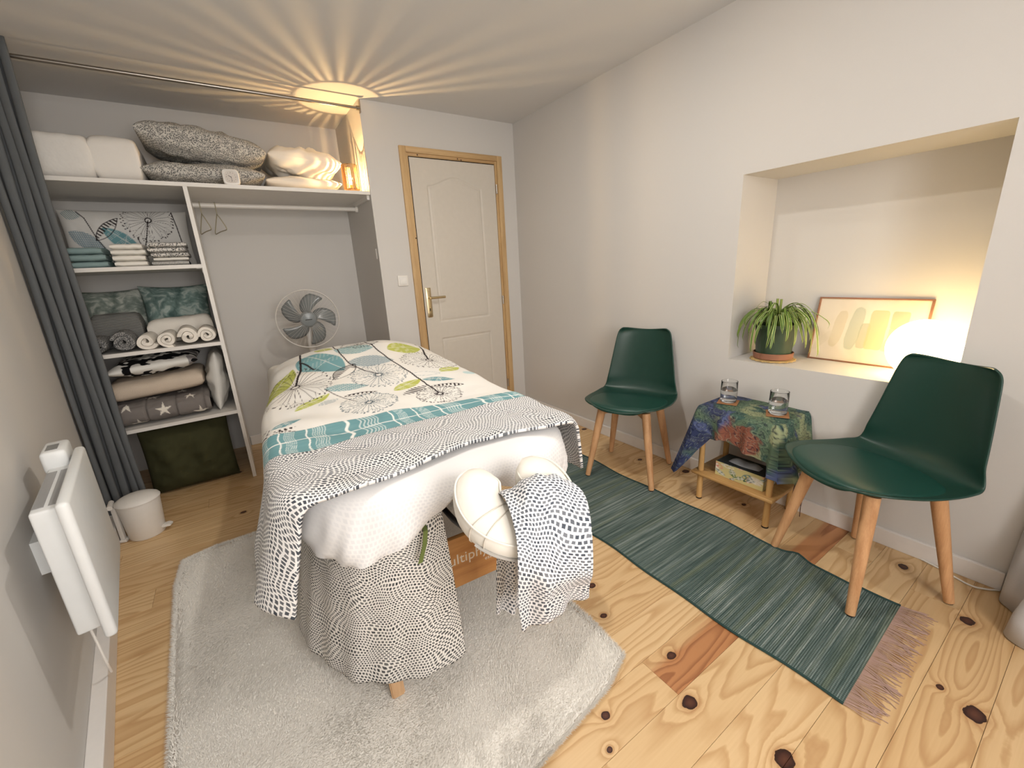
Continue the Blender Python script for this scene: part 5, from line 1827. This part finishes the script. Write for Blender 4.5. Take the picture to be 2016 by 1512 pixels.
def chair(name, label, loc, fdir):
    rz = math.atan2(fdir[1], fdir[0]) - PI / 2
    c = thing(name, label, 'chair', (loc[0], loc[1], 0.0), rz, 'green shell chairs')
    n, m = 72, 36
    P = np.array([[shell_pt(i / (n - 1), -1 + 2 * j / (m - 1)) for j in range(m)] for i in range(n)])
    sh = obj('shell', grid_mesh('shell', P), GREEN_PL, c)
    solidify(sh, 0.008, 0)
    bv = sh.modifiers.new('soft_edge', 'SUBSURF')
    bv.levels = 1; bv.render_levels = 1
    # pad sitting in the seat
    n2, m2 = 30, 36
    Q = []
    for i in range(n2 + 1):
        r_ = i / n2
        row = []
        for j in range(m2):
            th = 2 * PI * j / m2
            cx = abs(math.cos(th)) ** 0.86 * (1 if math.cos(th) >= 0 else -1)
            cy = abs(math.sin(th)) ** 0.86 * (1 if math.sin(th) >= 0 else -1)
            s_ = 0.885 * r_ * cx
            tt = 0.292 + (0.228 if cy < 0 else 0.168) * r_ * cy
            p = shell_pt(tt, s_)
            lift = 0.006 + 0.018 * (1 - r_ ** 3.0) if r_ < 0.97 else 0.003
            row.append((p.x, p.y, p.z + lift))
        Q.append(row)
    bm = bmesh.new()
    ring_loft(bm, Q[1:], True, False)
    bm.verts.ensure_lookup_table()
    bm.faces.new([bm.verts[k] for k in range(m2)])
    obj('seat_pad', bm, GREEN_SEAT, c)
    # wooden under-frame
    bm = bmesh.new()
    for sx, sy in ((1, 1), (-1, -1)):
        pass
    for ang in (math.radians(45), math.radians(-45)):
        M = Matrix.Rotation(ang, 4, 'Z')
        b2 = bmesh.new()
        ring_loft(b2, [[(x_, y_, z_) for x_, y_, z_ in ((px, -0.011, z0), (px, 0.011, z0), (px, 0.011, z1), (px, -0.011, z1))] for px, z0, z1 in ((-0.185, 0.385, 0.418), (-0.13, 0.392, 0.420), (0.0, 0.402, 0.422), (0.13, 0.392, 0.420), (0.185, 0.385, 0.418))])
        bmesh.ops.transform(b2, matrix=M, verts=b2.verts)
        me_ = bpy.data.meshes.new('tmp'); b2.to_mesh(me_); b2.free()
        bm.from_mesh(me_)
        bpy.data.meshes.remove(me_)
    obj('under_frame', bm, BEECH, c)
    for sx in (-1, 1):
        for sy in (1, -1):
            top = Vector((sx * 0.128, sy * 0.122, 0.424))
            foot = Vector((sx * 0.192, sy * 0.190, 0.002))
            lgb = bmesh.new()
            rr = [0.024, 0.0235, 0.022, 0.0185, 0.0150]
            ts = [0, 0.12, 0.3, 0.65, 1.0]
            add_tube(lgb, [top.lerp(foot, q) for q in ts], rr, 16)
            lo = obj('leg', lgb, BEECH, c)
            gl = bmesh.new()
            add_lathe(gl, [(0.0, 0.0), (0.0125, 0.0), (0.013, 0.004), (0.0, 0.004)], 14, (foot.x, foot.y, -0.0015))
            obj('glide', gl, DARK, lo)
    return c
ch_z = 0.0
c1 = chair('shell_chair', 'green shell chair beside the door-side end of the small table, farther from the camera', (1.872, 1.58), (-0.93, -0.37))
c2 = chair('shell_chair', 'green shell chair in front of the glowing globe lamp, nearer to the camera', (1.867, 0.437), (-0.875, 0.485))
c1.location.z = 0.0075
c2.location.z = 0.0075

# ------------------------------------------------------------------ small side table with its cloth
TX0, TX1, TY0, TY1, TZ = 1.898, 2.158, 0.785, 1.142, 0.523
st = thing('side_table', 'small two-tier wooden side table between the green chairs', 'table', (2.03, 0.965, 0.0))
obj('top', box((TX0 - 0.012, TY0 - 0.012, TZ - 0.022), (TX1 + 0.008, TY1 + 0.012, TZ - 0.004), 0.008, 3), OAKT, st, world=True)
obj('shelf', box((TX0 - 0.026, TY0 - 0.026, 0.148), (TX1 + 0.008, TY1 + 0.026, 0.166), 0.007, 3), OAKT, st, world=True)
LEGW = wood('side_table_leg', rgb(208, 168, 110), rgb(180, 136, 82), 'Z', 50)
for x_ in (TX0 + 0.012, TX1 - 0.014):
    for y_ in (TY0 + 0.008, TY1 - 0.008):
        l_ = obj('leg', tube([(x_, y_, 0.006), (x_, y_, 0.15), (x_, y_, TZ - 0.02)], [0.0145, 0.0145, 0.0125], 16), LEGW, st, world=True)
        obj('foot_pad', tube([(x_, y_, 0.0), (x_, y_, 0.007)], 0.0150, 16), DARK, l_, world=True)
def cloth_mesh():
    # ring round the table top: back left -> front left -> front right -> back right
    x0, x1, y0, y1 = TX0 - 0.016, 2.168, TY0 - 0.016, TY1 + 0.016
    r_ = 0.018
    per = [(x1, y1)] + [(x1 + (x0 + r_ - x1) * k / 14, y1) for k in range(1, 15)]
    per += [(x0 + r_ - r_ * math.sin(a), y1 - r_ + r_ * math.cos(a)) for a in [PI / 2 * k / 6 for k in range(1, 7)]]
    per += [(x0, y1 - r_ + (y0 + r_ - y1 + r_) * k / 40) for k in range(1, 41)]
    per += [(x0 + r_ - r_ * math.cos(a), y0 + r_ - r_ * math.sin(a)) for a in [PI / 2 * k / 6 for k in range(1, 7)]]
    per += [(x0 + r_ + (x1 - x0 - r_) * k / 14, y0) for k in range(1, 15)]
    per = [Vector((x_, y_, 0)) for x_, y_ in per]
    dens = []
    for a, b in zip(per[:-1], per[1:]):
        for k in range(3):
            dens.append(a.lerp(b, k / 3))
    dens.append(per[-1])
    s = np.cumsum([0] + [(dens[i + 1] - dens[i]).length for i in range(len(dens) - 1)])
    tot = s[-1]
    lc = (x1 - x0); fl = (y1 - y0)
    # hem drop along the ring: left flap, front-left corner, front, front-right tail, right side
    ks = [0, 0.10, 0.20, lc - 0.02, lc + 0.010, lc + 0.045, lc + 0.085, lc + 0.14, lc + 0.22, lc + 0.30, lc + fl - 0.035, lc + fl + 0.012, lc + fl + 0.05, lc + fl + 0.12, tot]
    dr = [0.20, 0.24, 0.315, 0.385, 0.345, 0.235, 0.150, 0.128, 0.145, 0.165, 0.175, 0.300, 0.285, 0.24, 0.22]
    fla = [0.01, 0.03, 0.065, 0.105, 0.095, 0.045, 0.018, 0.016, 0.022, 0.020, 0.030, 0.085, 0.075, 0.04, 0.02]
    n = len(dens); mt_, mh = 80, 80
    cen = Vector((x1, (y0 + y1) / 2, 0))
    P = np.zeros((n, mt_ + mh, 3)); UV = np.zeros((n, mt_ + mh, 2))
    for i, p in enumerate(dens):
        d_ = float(np.interp(s[i], ks, dr)); f_ = float(np.interp(s[i], ks, fla))
        out = Vector((0, 0, 0))
        if p.y > y1 - 0.004: out += Vector((0, 1, 0))
        if p.y < y0 + 0.004: out += Vector((0, -1, 0))
        if p.x < x0 + 0.004: out += Vector((-1, 0, 0))
        if out.length < 0.1:
            out = (p - cen)
        out.normalize()
        if out.x < -0.5 and s[i] < lc + 0.09: out = (out + Vector((0, 0.55, 0))).normalized()
        for j in range(mt_):
            q = cen.lerp(p, j / mt_)
            P[i, j] = (q.x, q.y, TZ + 0.0012 * math.sin(q.y * 60) * (j / mt_))
            UV[i, j] = (q.x, q.y)
        for j in range(mh):
            h = j / (mh - 1)
            bend = 0.010 * (1 - math.exp(-h * d_ / 0.01))
            zz = TZ - d_ * h + 0.002 * math.exp(-h * 30)
            rip = (0.014 * math.sin(s[i] * 46 + 1.2) + 0.006 * math.sin(s[i] * 95)) * h * (1.0 if s[i] > lc + 0.06 else 0.5)
            q = p + out * (bend + f_ * h ** 1.1 + rip)
            q.x = min(q.x, XR - 0.018)
            P[i, mt_ + j] = (q.x, q.y, zz)
            UV[i, mt_ + j] = (p.x + out.x * d_ * h, p.y + out.y * d_ * h)
    U, V = UV[..., 0], UV[..., 1]
    f1 = fbm(U * 4.2, V * 4.2, 41, 3); f2 = fbm(U * 7 + f1 * 0.10, V * 7 + f1 * 0.12, 43, 3); f3 = fbm(U * 2.6, V * 2.6, 47, 2)
    C = np.ones(U.shape + (3,)) * c3(92, 112, 92)
    put(C, sstep(-0.1, 0.4, f2), c3(66, 92, 84))
    put(C, sstep(0.25, 0.6, f1), c3(142, 150, 116))
    blue = sstep(1.02, 1.16, V + 0.10 * f1) + 0.85 * sstep(0.25, 0.5, f3) * sstep(0.05, 0.3, f1 + f2)
    put(C, np.clip(blue, 0, 1) * 0.92, c3(44, 50, 90))
    put(C, np.clip(blue, 0, 1) * sstep(0.1, 0.5, f2), c3(84, 94, 132))
    rust = np.exp(-((V - 0.93) / 0.11) ** 2 - ((U - (TX0 - 0.12)) / 0.07) ** 2)
    put(C, sstep(0.35, 0.6, rust + 0.18 * f2), c3(128, 80, 64))
    ln = np.clip(1 - np.abs(np.sin(f2 * 5 + f1 * 3)) / 0.42, 0, 1)
    put(C, ln * 0.9, c3(22, 27, 46))
    ln2 = np.clip(1 - np.abs(np.sin(f1 * 7 - f2 * 2)) / 0.22, 0, 1)
    put(C, ln2 * 0.5, c3(160, 172, 150))
    return grid_mesh('tablecloth', P, UV, C), dens, s, ks, dr, fla, lc, fl, P
cm, dens, s_, ks, dr, fla, lc, fl, CP = cloth_mesh()
tc = thing('tablecloth', 'swirly blue, green and rust printed cloth over the small table', 'tablecloth', (2.03, 0.965, TZ))
obj('cloth', cm, printed('swirl_print_cloth', 0.75), tc, world=True)
solidify(tc.children[0], 0.0015, 0)
fr_ = bmesh.new()
for i in range(len(dens)):
    if s_[i] > lc + fl - 0.01 and i % 2 == 0:
        p = Vector(CP[i, -1])
        L_ = 0.085 + 0.02 * math.sin(i * 2.3)
        add_tube(fr_, [p, p + Vector((0.003 * math.sin(i), 0.004 * math.cos(i * 1.7), -L_ * 0.5)), p + Vector((0.006 * math.sin(i * 1.3), 0.006 * math.cos(i * 2.1), -L_))], 0.0016, 4)
obj('fringe', fr_, fabric('cloth_fringe', rgb(96, 72, 66), 0.1), tc, world=True, kind='stuff')

# coasters and glasses of water
COAST = fabric('cork_coaster', rgb(158, 114, 80), 0.06, 400, 0.3)
tg = NT('clear_glass')
GLASS = tg.out((1, 1, 1, 1), 0.0, 0, 0.5, Transmission_Weight=1.0, IOR=1.45)
tw = NT('water')
WATER = tw.out((0.97, 0.99, 1, 1), 0.0, 0, 0.5, Transmission_Weight=1.0, IOR=1.33)
def coaster(x, y, rz, label):
    o = obj('coaster', box((-0.046, -0.046, 0.0), (0.046, 0.046, 0.004), 0.001, 1), COAST)
    tag(place(o, (x, y, TZ + 0.0035), (0, 0, rz)), label, 'coaster', 'coasters on the side table')
def glass(x, y, label):
    z0 = TZ + 0.008
    g_ = thing('water_glass', label, 'glass', (x, y, z0), 0, 'glasses of water')
    obj('glass', lathe([(0.0, 0.0), (0.032, 0.0), (0.0365, 0.004), (0.0385, 0.016), (0.0395, 0.050), (0.0385, 0.108), (0.0372, 0.109), (0.0366, 0.108), (0.0376, 0.050), (0.0362, 0.016), (0.033, 0.010), (0.0, 0.009)], 40), GLASS, g_)
    obj('water', lathe([(0.0, 0.0086), (0.0332, 0.0096), (0.0364, 0.0160), (0.0374, 0.040), (0.0377, 0.062), (0.0, 0.062)], 40), WATER, g_)
coaster(2.03, 1.085, 0.35, 'brown square coaster under the left glass, nearer the plant')
glass(2.03, 1.085, 'glass of water on the left coaster, nearer the plant')
coaster(2.02, 0.845, 0.45, 'brown square coaster under the right glass, nearer the front chair')
glass(2.02, 0.845, 'glass of water on the right coaster, nearer the front chair')

# tissue box on the lower shelf
tb = thing('tissue_box', 'leafy patterned tissue box on the lower shelf of the small table', 'box', (1.985, 0.945, 0.1665), rotz=0.0)
def box_faces():
    hw_, hd, hh = 0.062, 0.118, 0.075
    n = 120
    segs = [(-hw_, hd), (-hw_, -hd), (hw_, -hd), (hw_, hd), (-hw_, hd)]
    pts = []
    for (ax, ay), (bx, by) in zip(segs[:-1], segs[1:]):
        for k in range(n // 2):
            t_ = k / (n // 2)
            pts.append((ax + (bx - ax) * t_, ay + (by - ay) * t_))
    pts.append(segs[-1])
    zz = np.linspace(0, hh, 40)
    P = np.array([[(x_, y_, z_) for z_ in zz] for x_, y_ in pts])
    S = np.linspace(0, 2 * (hw_ + hd) * 2, len(pts))[:, None] + 0 * zz[None, :]
    Z = zz[None, :] + 0 * S
    C = np.ones(S.shape + (3,)) * c3(206, 196, 140)
    for k in range(64):
        r_ = random.Random(k)
        c0 = (k * 0.0115 + r_.uniform(-.01, .01), r_.uniform(0.0, 0.075))
        a_ = r_.uniform(0, 6.28)
        e_ = (c0[0] + 0.055 * math.cos(a_), c0[1] + 0.04 * math.sin(a_))
        leafprint(C, S, Z, c0, e_, r_.uniform(0.016, 0.026), 'solid' if k % 3 else 'halfstripe', [c3(86, 118, 66), c3(222, 216, 196), c3(60, 92, 74), c3(216, 150, 130), c3(110, 134, 130)][k % 5])
    return grid_mesh('carton', P, None, C)
obj('carton', box_faces(), PRINT_P, tb, smooth=False)
obj('carton_top', box((-0.0615, -0.1175, 0.070), (0.0615, 0.1175, 0.0748)), plain('carton_top_dark', rgb(52, 60, 62), 0.6), tb)
ts_ = bmesh.new()
for L_ in range(1):
    rings = []
    for i in range(16):
        f = i / 15
        rings.append([(0.034 * math.cos(a) * (1 - 0.35 * abs(2 * f - 1) ** 2) , -0.075 + 0.15 * f, 0.075 + max(0.0, 0.020 * math.sin(a)) * (0.7 + 0.3 * math.sin(f * 9)) * (1 - abs(2 * f - 1) ** 4)) for a in [PI * k / 10 for k in range(11)]])
    ring_loft(ts_, rings, closed=False, cap=False)
obj('tissue', ts_, fabric('tissue_grey', rgb(176, 180, 186), 0.02), tb)

# ------------------------------------------------------------------ the niche: plant, picture, globe lamp
mat_ = bmesh.new()
n = 72
rings = []
for r_, z_ in ((0.0, 0.0), (0.090, 0.0), (0.101, 0.002), (0.101, 0.006), (0.090, 0.008), (0.0, 0.008)):
    rings.append([((r_ + (0.0045 * math.cos(18 * 2 * PI * k / n) if r_ > 0.095 else 0)) * math.cos(2 * PI * k / n), (r_ + (0.0045 * math.cos(18 * 2 * PI * k / n) if r_ > 0.095 else 0)) * math.sin(2 * PI * k / n), z_) for k in range(n)])
ring_loft(mat_, rings, True, False)
bmesh.ops.remove_doubles(mat_, verts=mat_.verts, dist=1e-6)
PLX, PLY = 2.300, 1.018
o = obj('plant_mat', mat_, fabric('woven_straw', rgb(196, 168, 116), 0.15, 200, 0.6))
tag(place(o, (PLX, PLY, NZ0 + 0.001)), 'scalloped straw mat under the spider plant pot', 'mat')
pl = thing('spider_plant', 'spider plant with arching striped leaves in a dark green pot in the niche', 'plant', (PLX, PLY, NZ0 + 0.0095))
obj('saucer', lathe([(0.0, 0.0), (0.080, 0.0), (0.088, 0.004), (0.092, 0.032), (0.089, 0.034), (0.084, 0.012), (0.0, 0.010)], 48), plain('terracotta', rgb(150, 104, 82), 0.7), pl)
pt = obj('pot', lathe([(0.0, 0.011), (0.078, 0.011), (0.086, 0.10), (0.0905, 0.158), (0.0935, 0.160), (0.0935, 0.178), (0.088, 0.178), (0.085, 0.150), (0.0, 0.150)], 48), plain('pot_green', rgb(58, 76, 58), 0.35), pl)
obj('soil', lathe([(0.0, 0.156), (0.05, 0.158), (0.0855, 0.152), (0.0, 0.140)], 24), plain('soil', rgb(52, 40, 30), 0.95, var=0.3, scale=120), pt)
t = NT('striped_leaf')
sepu = t.n('ShaderNodeSeparateXYZ', {0: t.uv()})
ec = t.math('ABSOLUTE', t.math('SUBTRACT', sepu.outputs[0], 0.5))
lc_ = t.ramp(ec, [(0.0, rgb(74, 106, 44)), (0.24, rgb(70, 100, 40)), (0.34, rgb(168, 186, 108)), (0.5, rgb(188, 202, 130))])
LEAFM = t.out(lc_, 0.4, 0, 0.4, Transmission_Weight=0.0)
t = NT('green_leaf')
LEAFG = t.out(t.mix(t.noise(t.objco(), 8.0), rgb(66, 96, 34), rgb(112, 138, 58)), 0.4, 0, 0.4)
leaf_types = []
rl_ = random.Random(12)
for k in range(9):
    reach = [0.12, 0.15, 0.18, 0.20, 0.16, 0.14, 0.205, 0.10, 0.175][k]
    rise = [0.120, 0.105, 0.085, 0.105, 0.125, 0.075, 0.095, 0.120, 0.110][k]
    drop = [0.045, 0.02, -0.03, 0.04, 0.05, -0.05, -0.09, 0.07, 0.00][k]
    curl = [0.0, 0.03, -0.02, 0.04, -0.03, 0.02, 0.0, 0.02, -0.04][k]
    pts = spline([(0.012, 0, 0.0), (reach * 0.28, curl * 0.2, rise * 0.75), (reach * 0.62, curl * 0.6, rise), (reach * 0.92, curl, rise * 0.55 + drop * 0.3), (reach * 1.04, curl * 1.2, drop), (reach * 1.02, curl * 1.3, drop - 0.03)], 18)
    n_ = len(pts)
    P = np.zeros((3, n_, 3)); UV = np.zeros((3, n_, 2))
    for j, p in enumerate(pts):
        f = j / (n_ - 1)
        w_ = 0.0054 * (0.75 + 0.5 * f) * (1 - f ** 5) if f < 0.6 else 0.0054 * 1.05 * (1 - ((f - 0.6) / 0.4) ** 2.2) + 0.0002
        for q, c in enumerate((-1, 0, 1)):
            P[q, j] = (p.x, p.y + c * w_, p.z + (0.0022 if c == 0 else 0) * -1)
            UV[q, j] = ((c + 1) / 2, f)
    leaf_types.append(grid_mesh('leaf', P, UV))
for me in leaf_types:
    me.shade_smooth()
for k in range(112):
    me = leaf_types[k % 9]
    o = bpy.data.objects.new('leaf', me)
    COL.objects.link(o)
    if not me.materials:
        me.materials.append(LEAFM if (k % 9) % 4 else LEAFG)
    o.parent = pl
    a_ = k * 2.39996 + rl_.uniform(-.2, .2)
    sc = rl_.uniform(0.75, 1.05)
    # keep the leaves clear of the niche wall on the left
    reach_ = max(abs(v.co.x) for v in me.vertices) + 0.025
    if math.sin(a_) > 0 and sc * reach_ * math.sin(a_) > 0.125:
        sc = 0.125 / (reach_ * math.sin(a_))
    if math.cos(a_) > 0 and sc * reach_ * math.cos(a_) > 0.170:
        sc = 0.170 / (reach_ * math.cos(a_))
    o.location = (rl_.uniform(-.02, .02), rl_.uniform(-.02, .02), 0.150 + rl_.uniform(0, 0.02))
    o.scale = (sc, sc * 1.1, sc * rl_.uniform(0.85, 1.1))
    o.rotation_euler = (rl_.uniform(-.15, .15), rl_.uniform(-.12, .12), a_)
LEAF_PART = pl
stk = bmesh.new()
add_tube(stk, [(-0.004, 0.004, 0.15), (-0.005, 0.004, 0.303)], 0.0062, 8)
add_tube(stk, [(0.006, -0.007, 0.15), (0.008, -0.008, 0.300)], 0.0058, 8)
obj('stem', stk, plain('stem_green', rgb(132, 148, 72), 0.5), pl)

# framed watercolour leaning against the niche wall
FWID, FHEI = 0.425, 0.312
pf = thing('framed_picture', 'framed pastel abstract watercolour leaning in the niche behind the lamp', 'picture', (2.442, 0.702, NZ0 + 0.001), rotz=PI / 2)
# local: X along the wall (world -Y is to the right), Z up, front faces -X world
LEAN = math.atan2(0.060, FHEI)
fm = Matrix.Rotation(-LEAN, 4, 'X')
COPPER = wood('frame_copper_wood', rgb(150, 108, 84), rgb(122, 84, 62), 'X', 40)
def fpart(nm, a, b, mm, bev=0.001):
    bm = box(a, b, bev, 1)
    bmesh.ops.transform(bm, matrix=fm, verts=bm.verts)
    return obj(nm, bm, mm, pf)
for a, b in (((-FWID / 2, 0, 0), (FWID / 2, 0.016, 0.007)), ((-FWID / 2, 0, FHEI - 0.007), (FWID / 2, 0.016, FHEI)), ((-FWID / 2, 0, 0.007), (-FWID / 2 + 0.007, 0.016, FHEI - 0.007)), ((FWID / 2 - 0.007, 0, 0.007), (FWID / 2, 0.016, FHEI - 0.007))):
    fpart('frame_bar', a, b, COPPER)
fpart('backing', (-FWID / 2 + 0.006, 0.010, 0.006), (FWID / 2 - 0.006, 0.014, FHEI - 0.006), DARK)
def picture_mesh():
    nx, nz = 210, 150
    X = np.linspace(-FWID / 2 + 0.006, FWID / 2 - 0.006, nx)[:, None] + np.zeros((1, nz))
    Z = np.linspace(0.006, FHEI - 0.006, nz)[None, :] + np.zeros((nx, 1))
    C = np.ones(X.shape + (3,)) * c3(226, 216, 198)
    put(C, 0.3 * sstep(-0.5, 0.7, fbm(X * 6, Z * 6, 61)), c3(216, 204, 184))
    def blob(cx, cz, hx, hz, tilt, col, al, p=4.0):
        u = (X - cx) + tilt * (Z - cz)
        n_ = 0.08 * fbm(X * 14, Z * 14, int(abs(cx) * 900) + 3)
        d = (np.abs(u) / hx) ** p + (np.abs(Z - cz) / hz) ** p + n_
        m = 1 - sstep(0.85, 1.05, d)
        put(C, m * al * (0.85 + 0.15 * sstep(0.5, 1.0, d)), col)
    blob(-0.110, 0.160, 0.024, 0.092, -0.12, c3(206, 194, 162), 0.65, 3)
    blob(-0.045, 0.165, 0.027, 0.105, -0.10, c3(178, 186, 166), 0.8, 3)
    blob(-0.006, 0.135, 0.020, 0.060, -0.05, c3(172, 176, 150), 0.7, 5)
    blob(0.040, 0.165, 0.034, 0.092, -0.03, c3(228, 190, 146), 0.9, 8)
    blob(0.115, 0.215, 0.030, 0.040, -0.03, c3(150, 170, 140), 0.9, 8)
    blob(0.112, 0.150, 0.028, 0.030, -0.05, c3(196, 190, 146), 0.8, 8)
    blob(0.098, 0.100, 0.026, 0.028, -0.20, c3(166, 182, 160), 0.8, 6)
    blob(-0.165, 0.10, 0.02, 0.05, -0.6, c3(216, 206, 184), 0.6, 2)
    Y = np.full(X.shape, 0.0085)
    P = np.stack([X, Y, Z], 2)
    R_ = np.array(fm.to_3x3())
    return grid_mesh('print', P @ R_.T, None, C)
obj('print', picture_mesh(), PRINT_P, pf)
tgl = NT('picture_glass')
fpart('pane', (-FWID / 2 + 0.006, 0.0045, 0.006), (FWID / 2 - 0.006, 0.0060, FHEI - 0.006), tgl.out((1, 1, 1, 1), 0.02, 0, 0.5, Transmission_Weight=1.0, IOR=1.02, Alpha=0.12), 0.0)
pf.rotation_euler = (0, 0, -PI / 2)
WORLD[pf.name] = Matrix.Translation(pf.location) @ Matrix.Rotation(-PI / 2, 4, 'Z')

GL = (2.334, 0.462)
gl_ = thing('globe_lamp', 'glowing white glass globe lamp standing in the niche', 'lamp', (*GL, NZ0 + 0.001))
gm = bmesh.new()
bmesh.ops.create_uvsphere(gm, u_segments=48, v_segments=32, radius=0.119)
bmesh.ops.translate(gm, vec=(0, 0, 0.121), verts=gm.verts)
obj('globe', gm, emit('globe_glow', GLOBE_COLOR, GLOBE_STRENGTH), gl_)
obj('base_ring', lathe([(0.030, 0.0), (0.050, 0.0), (0.052, 0.012), (0.030, 0.010), (0.030, 0.0)], 32), WHITE_PL, gl_)

# white cable on the floor by the right wall
cb_ = [(2.160, 0.300, 0.0045), (2.140, 0.228, 0.0045), (2.112, 0.155, 0.0045), (2.128, 0.116, 0.0045), (2.156, 0.086, 0.0045)]
o = obj('cable', tube(spline(cb_, 40), 0.0032, 8), WHITE_PL)
tag(o, 'thin white cable lying on the floor beside the right baseboard', 'cable')
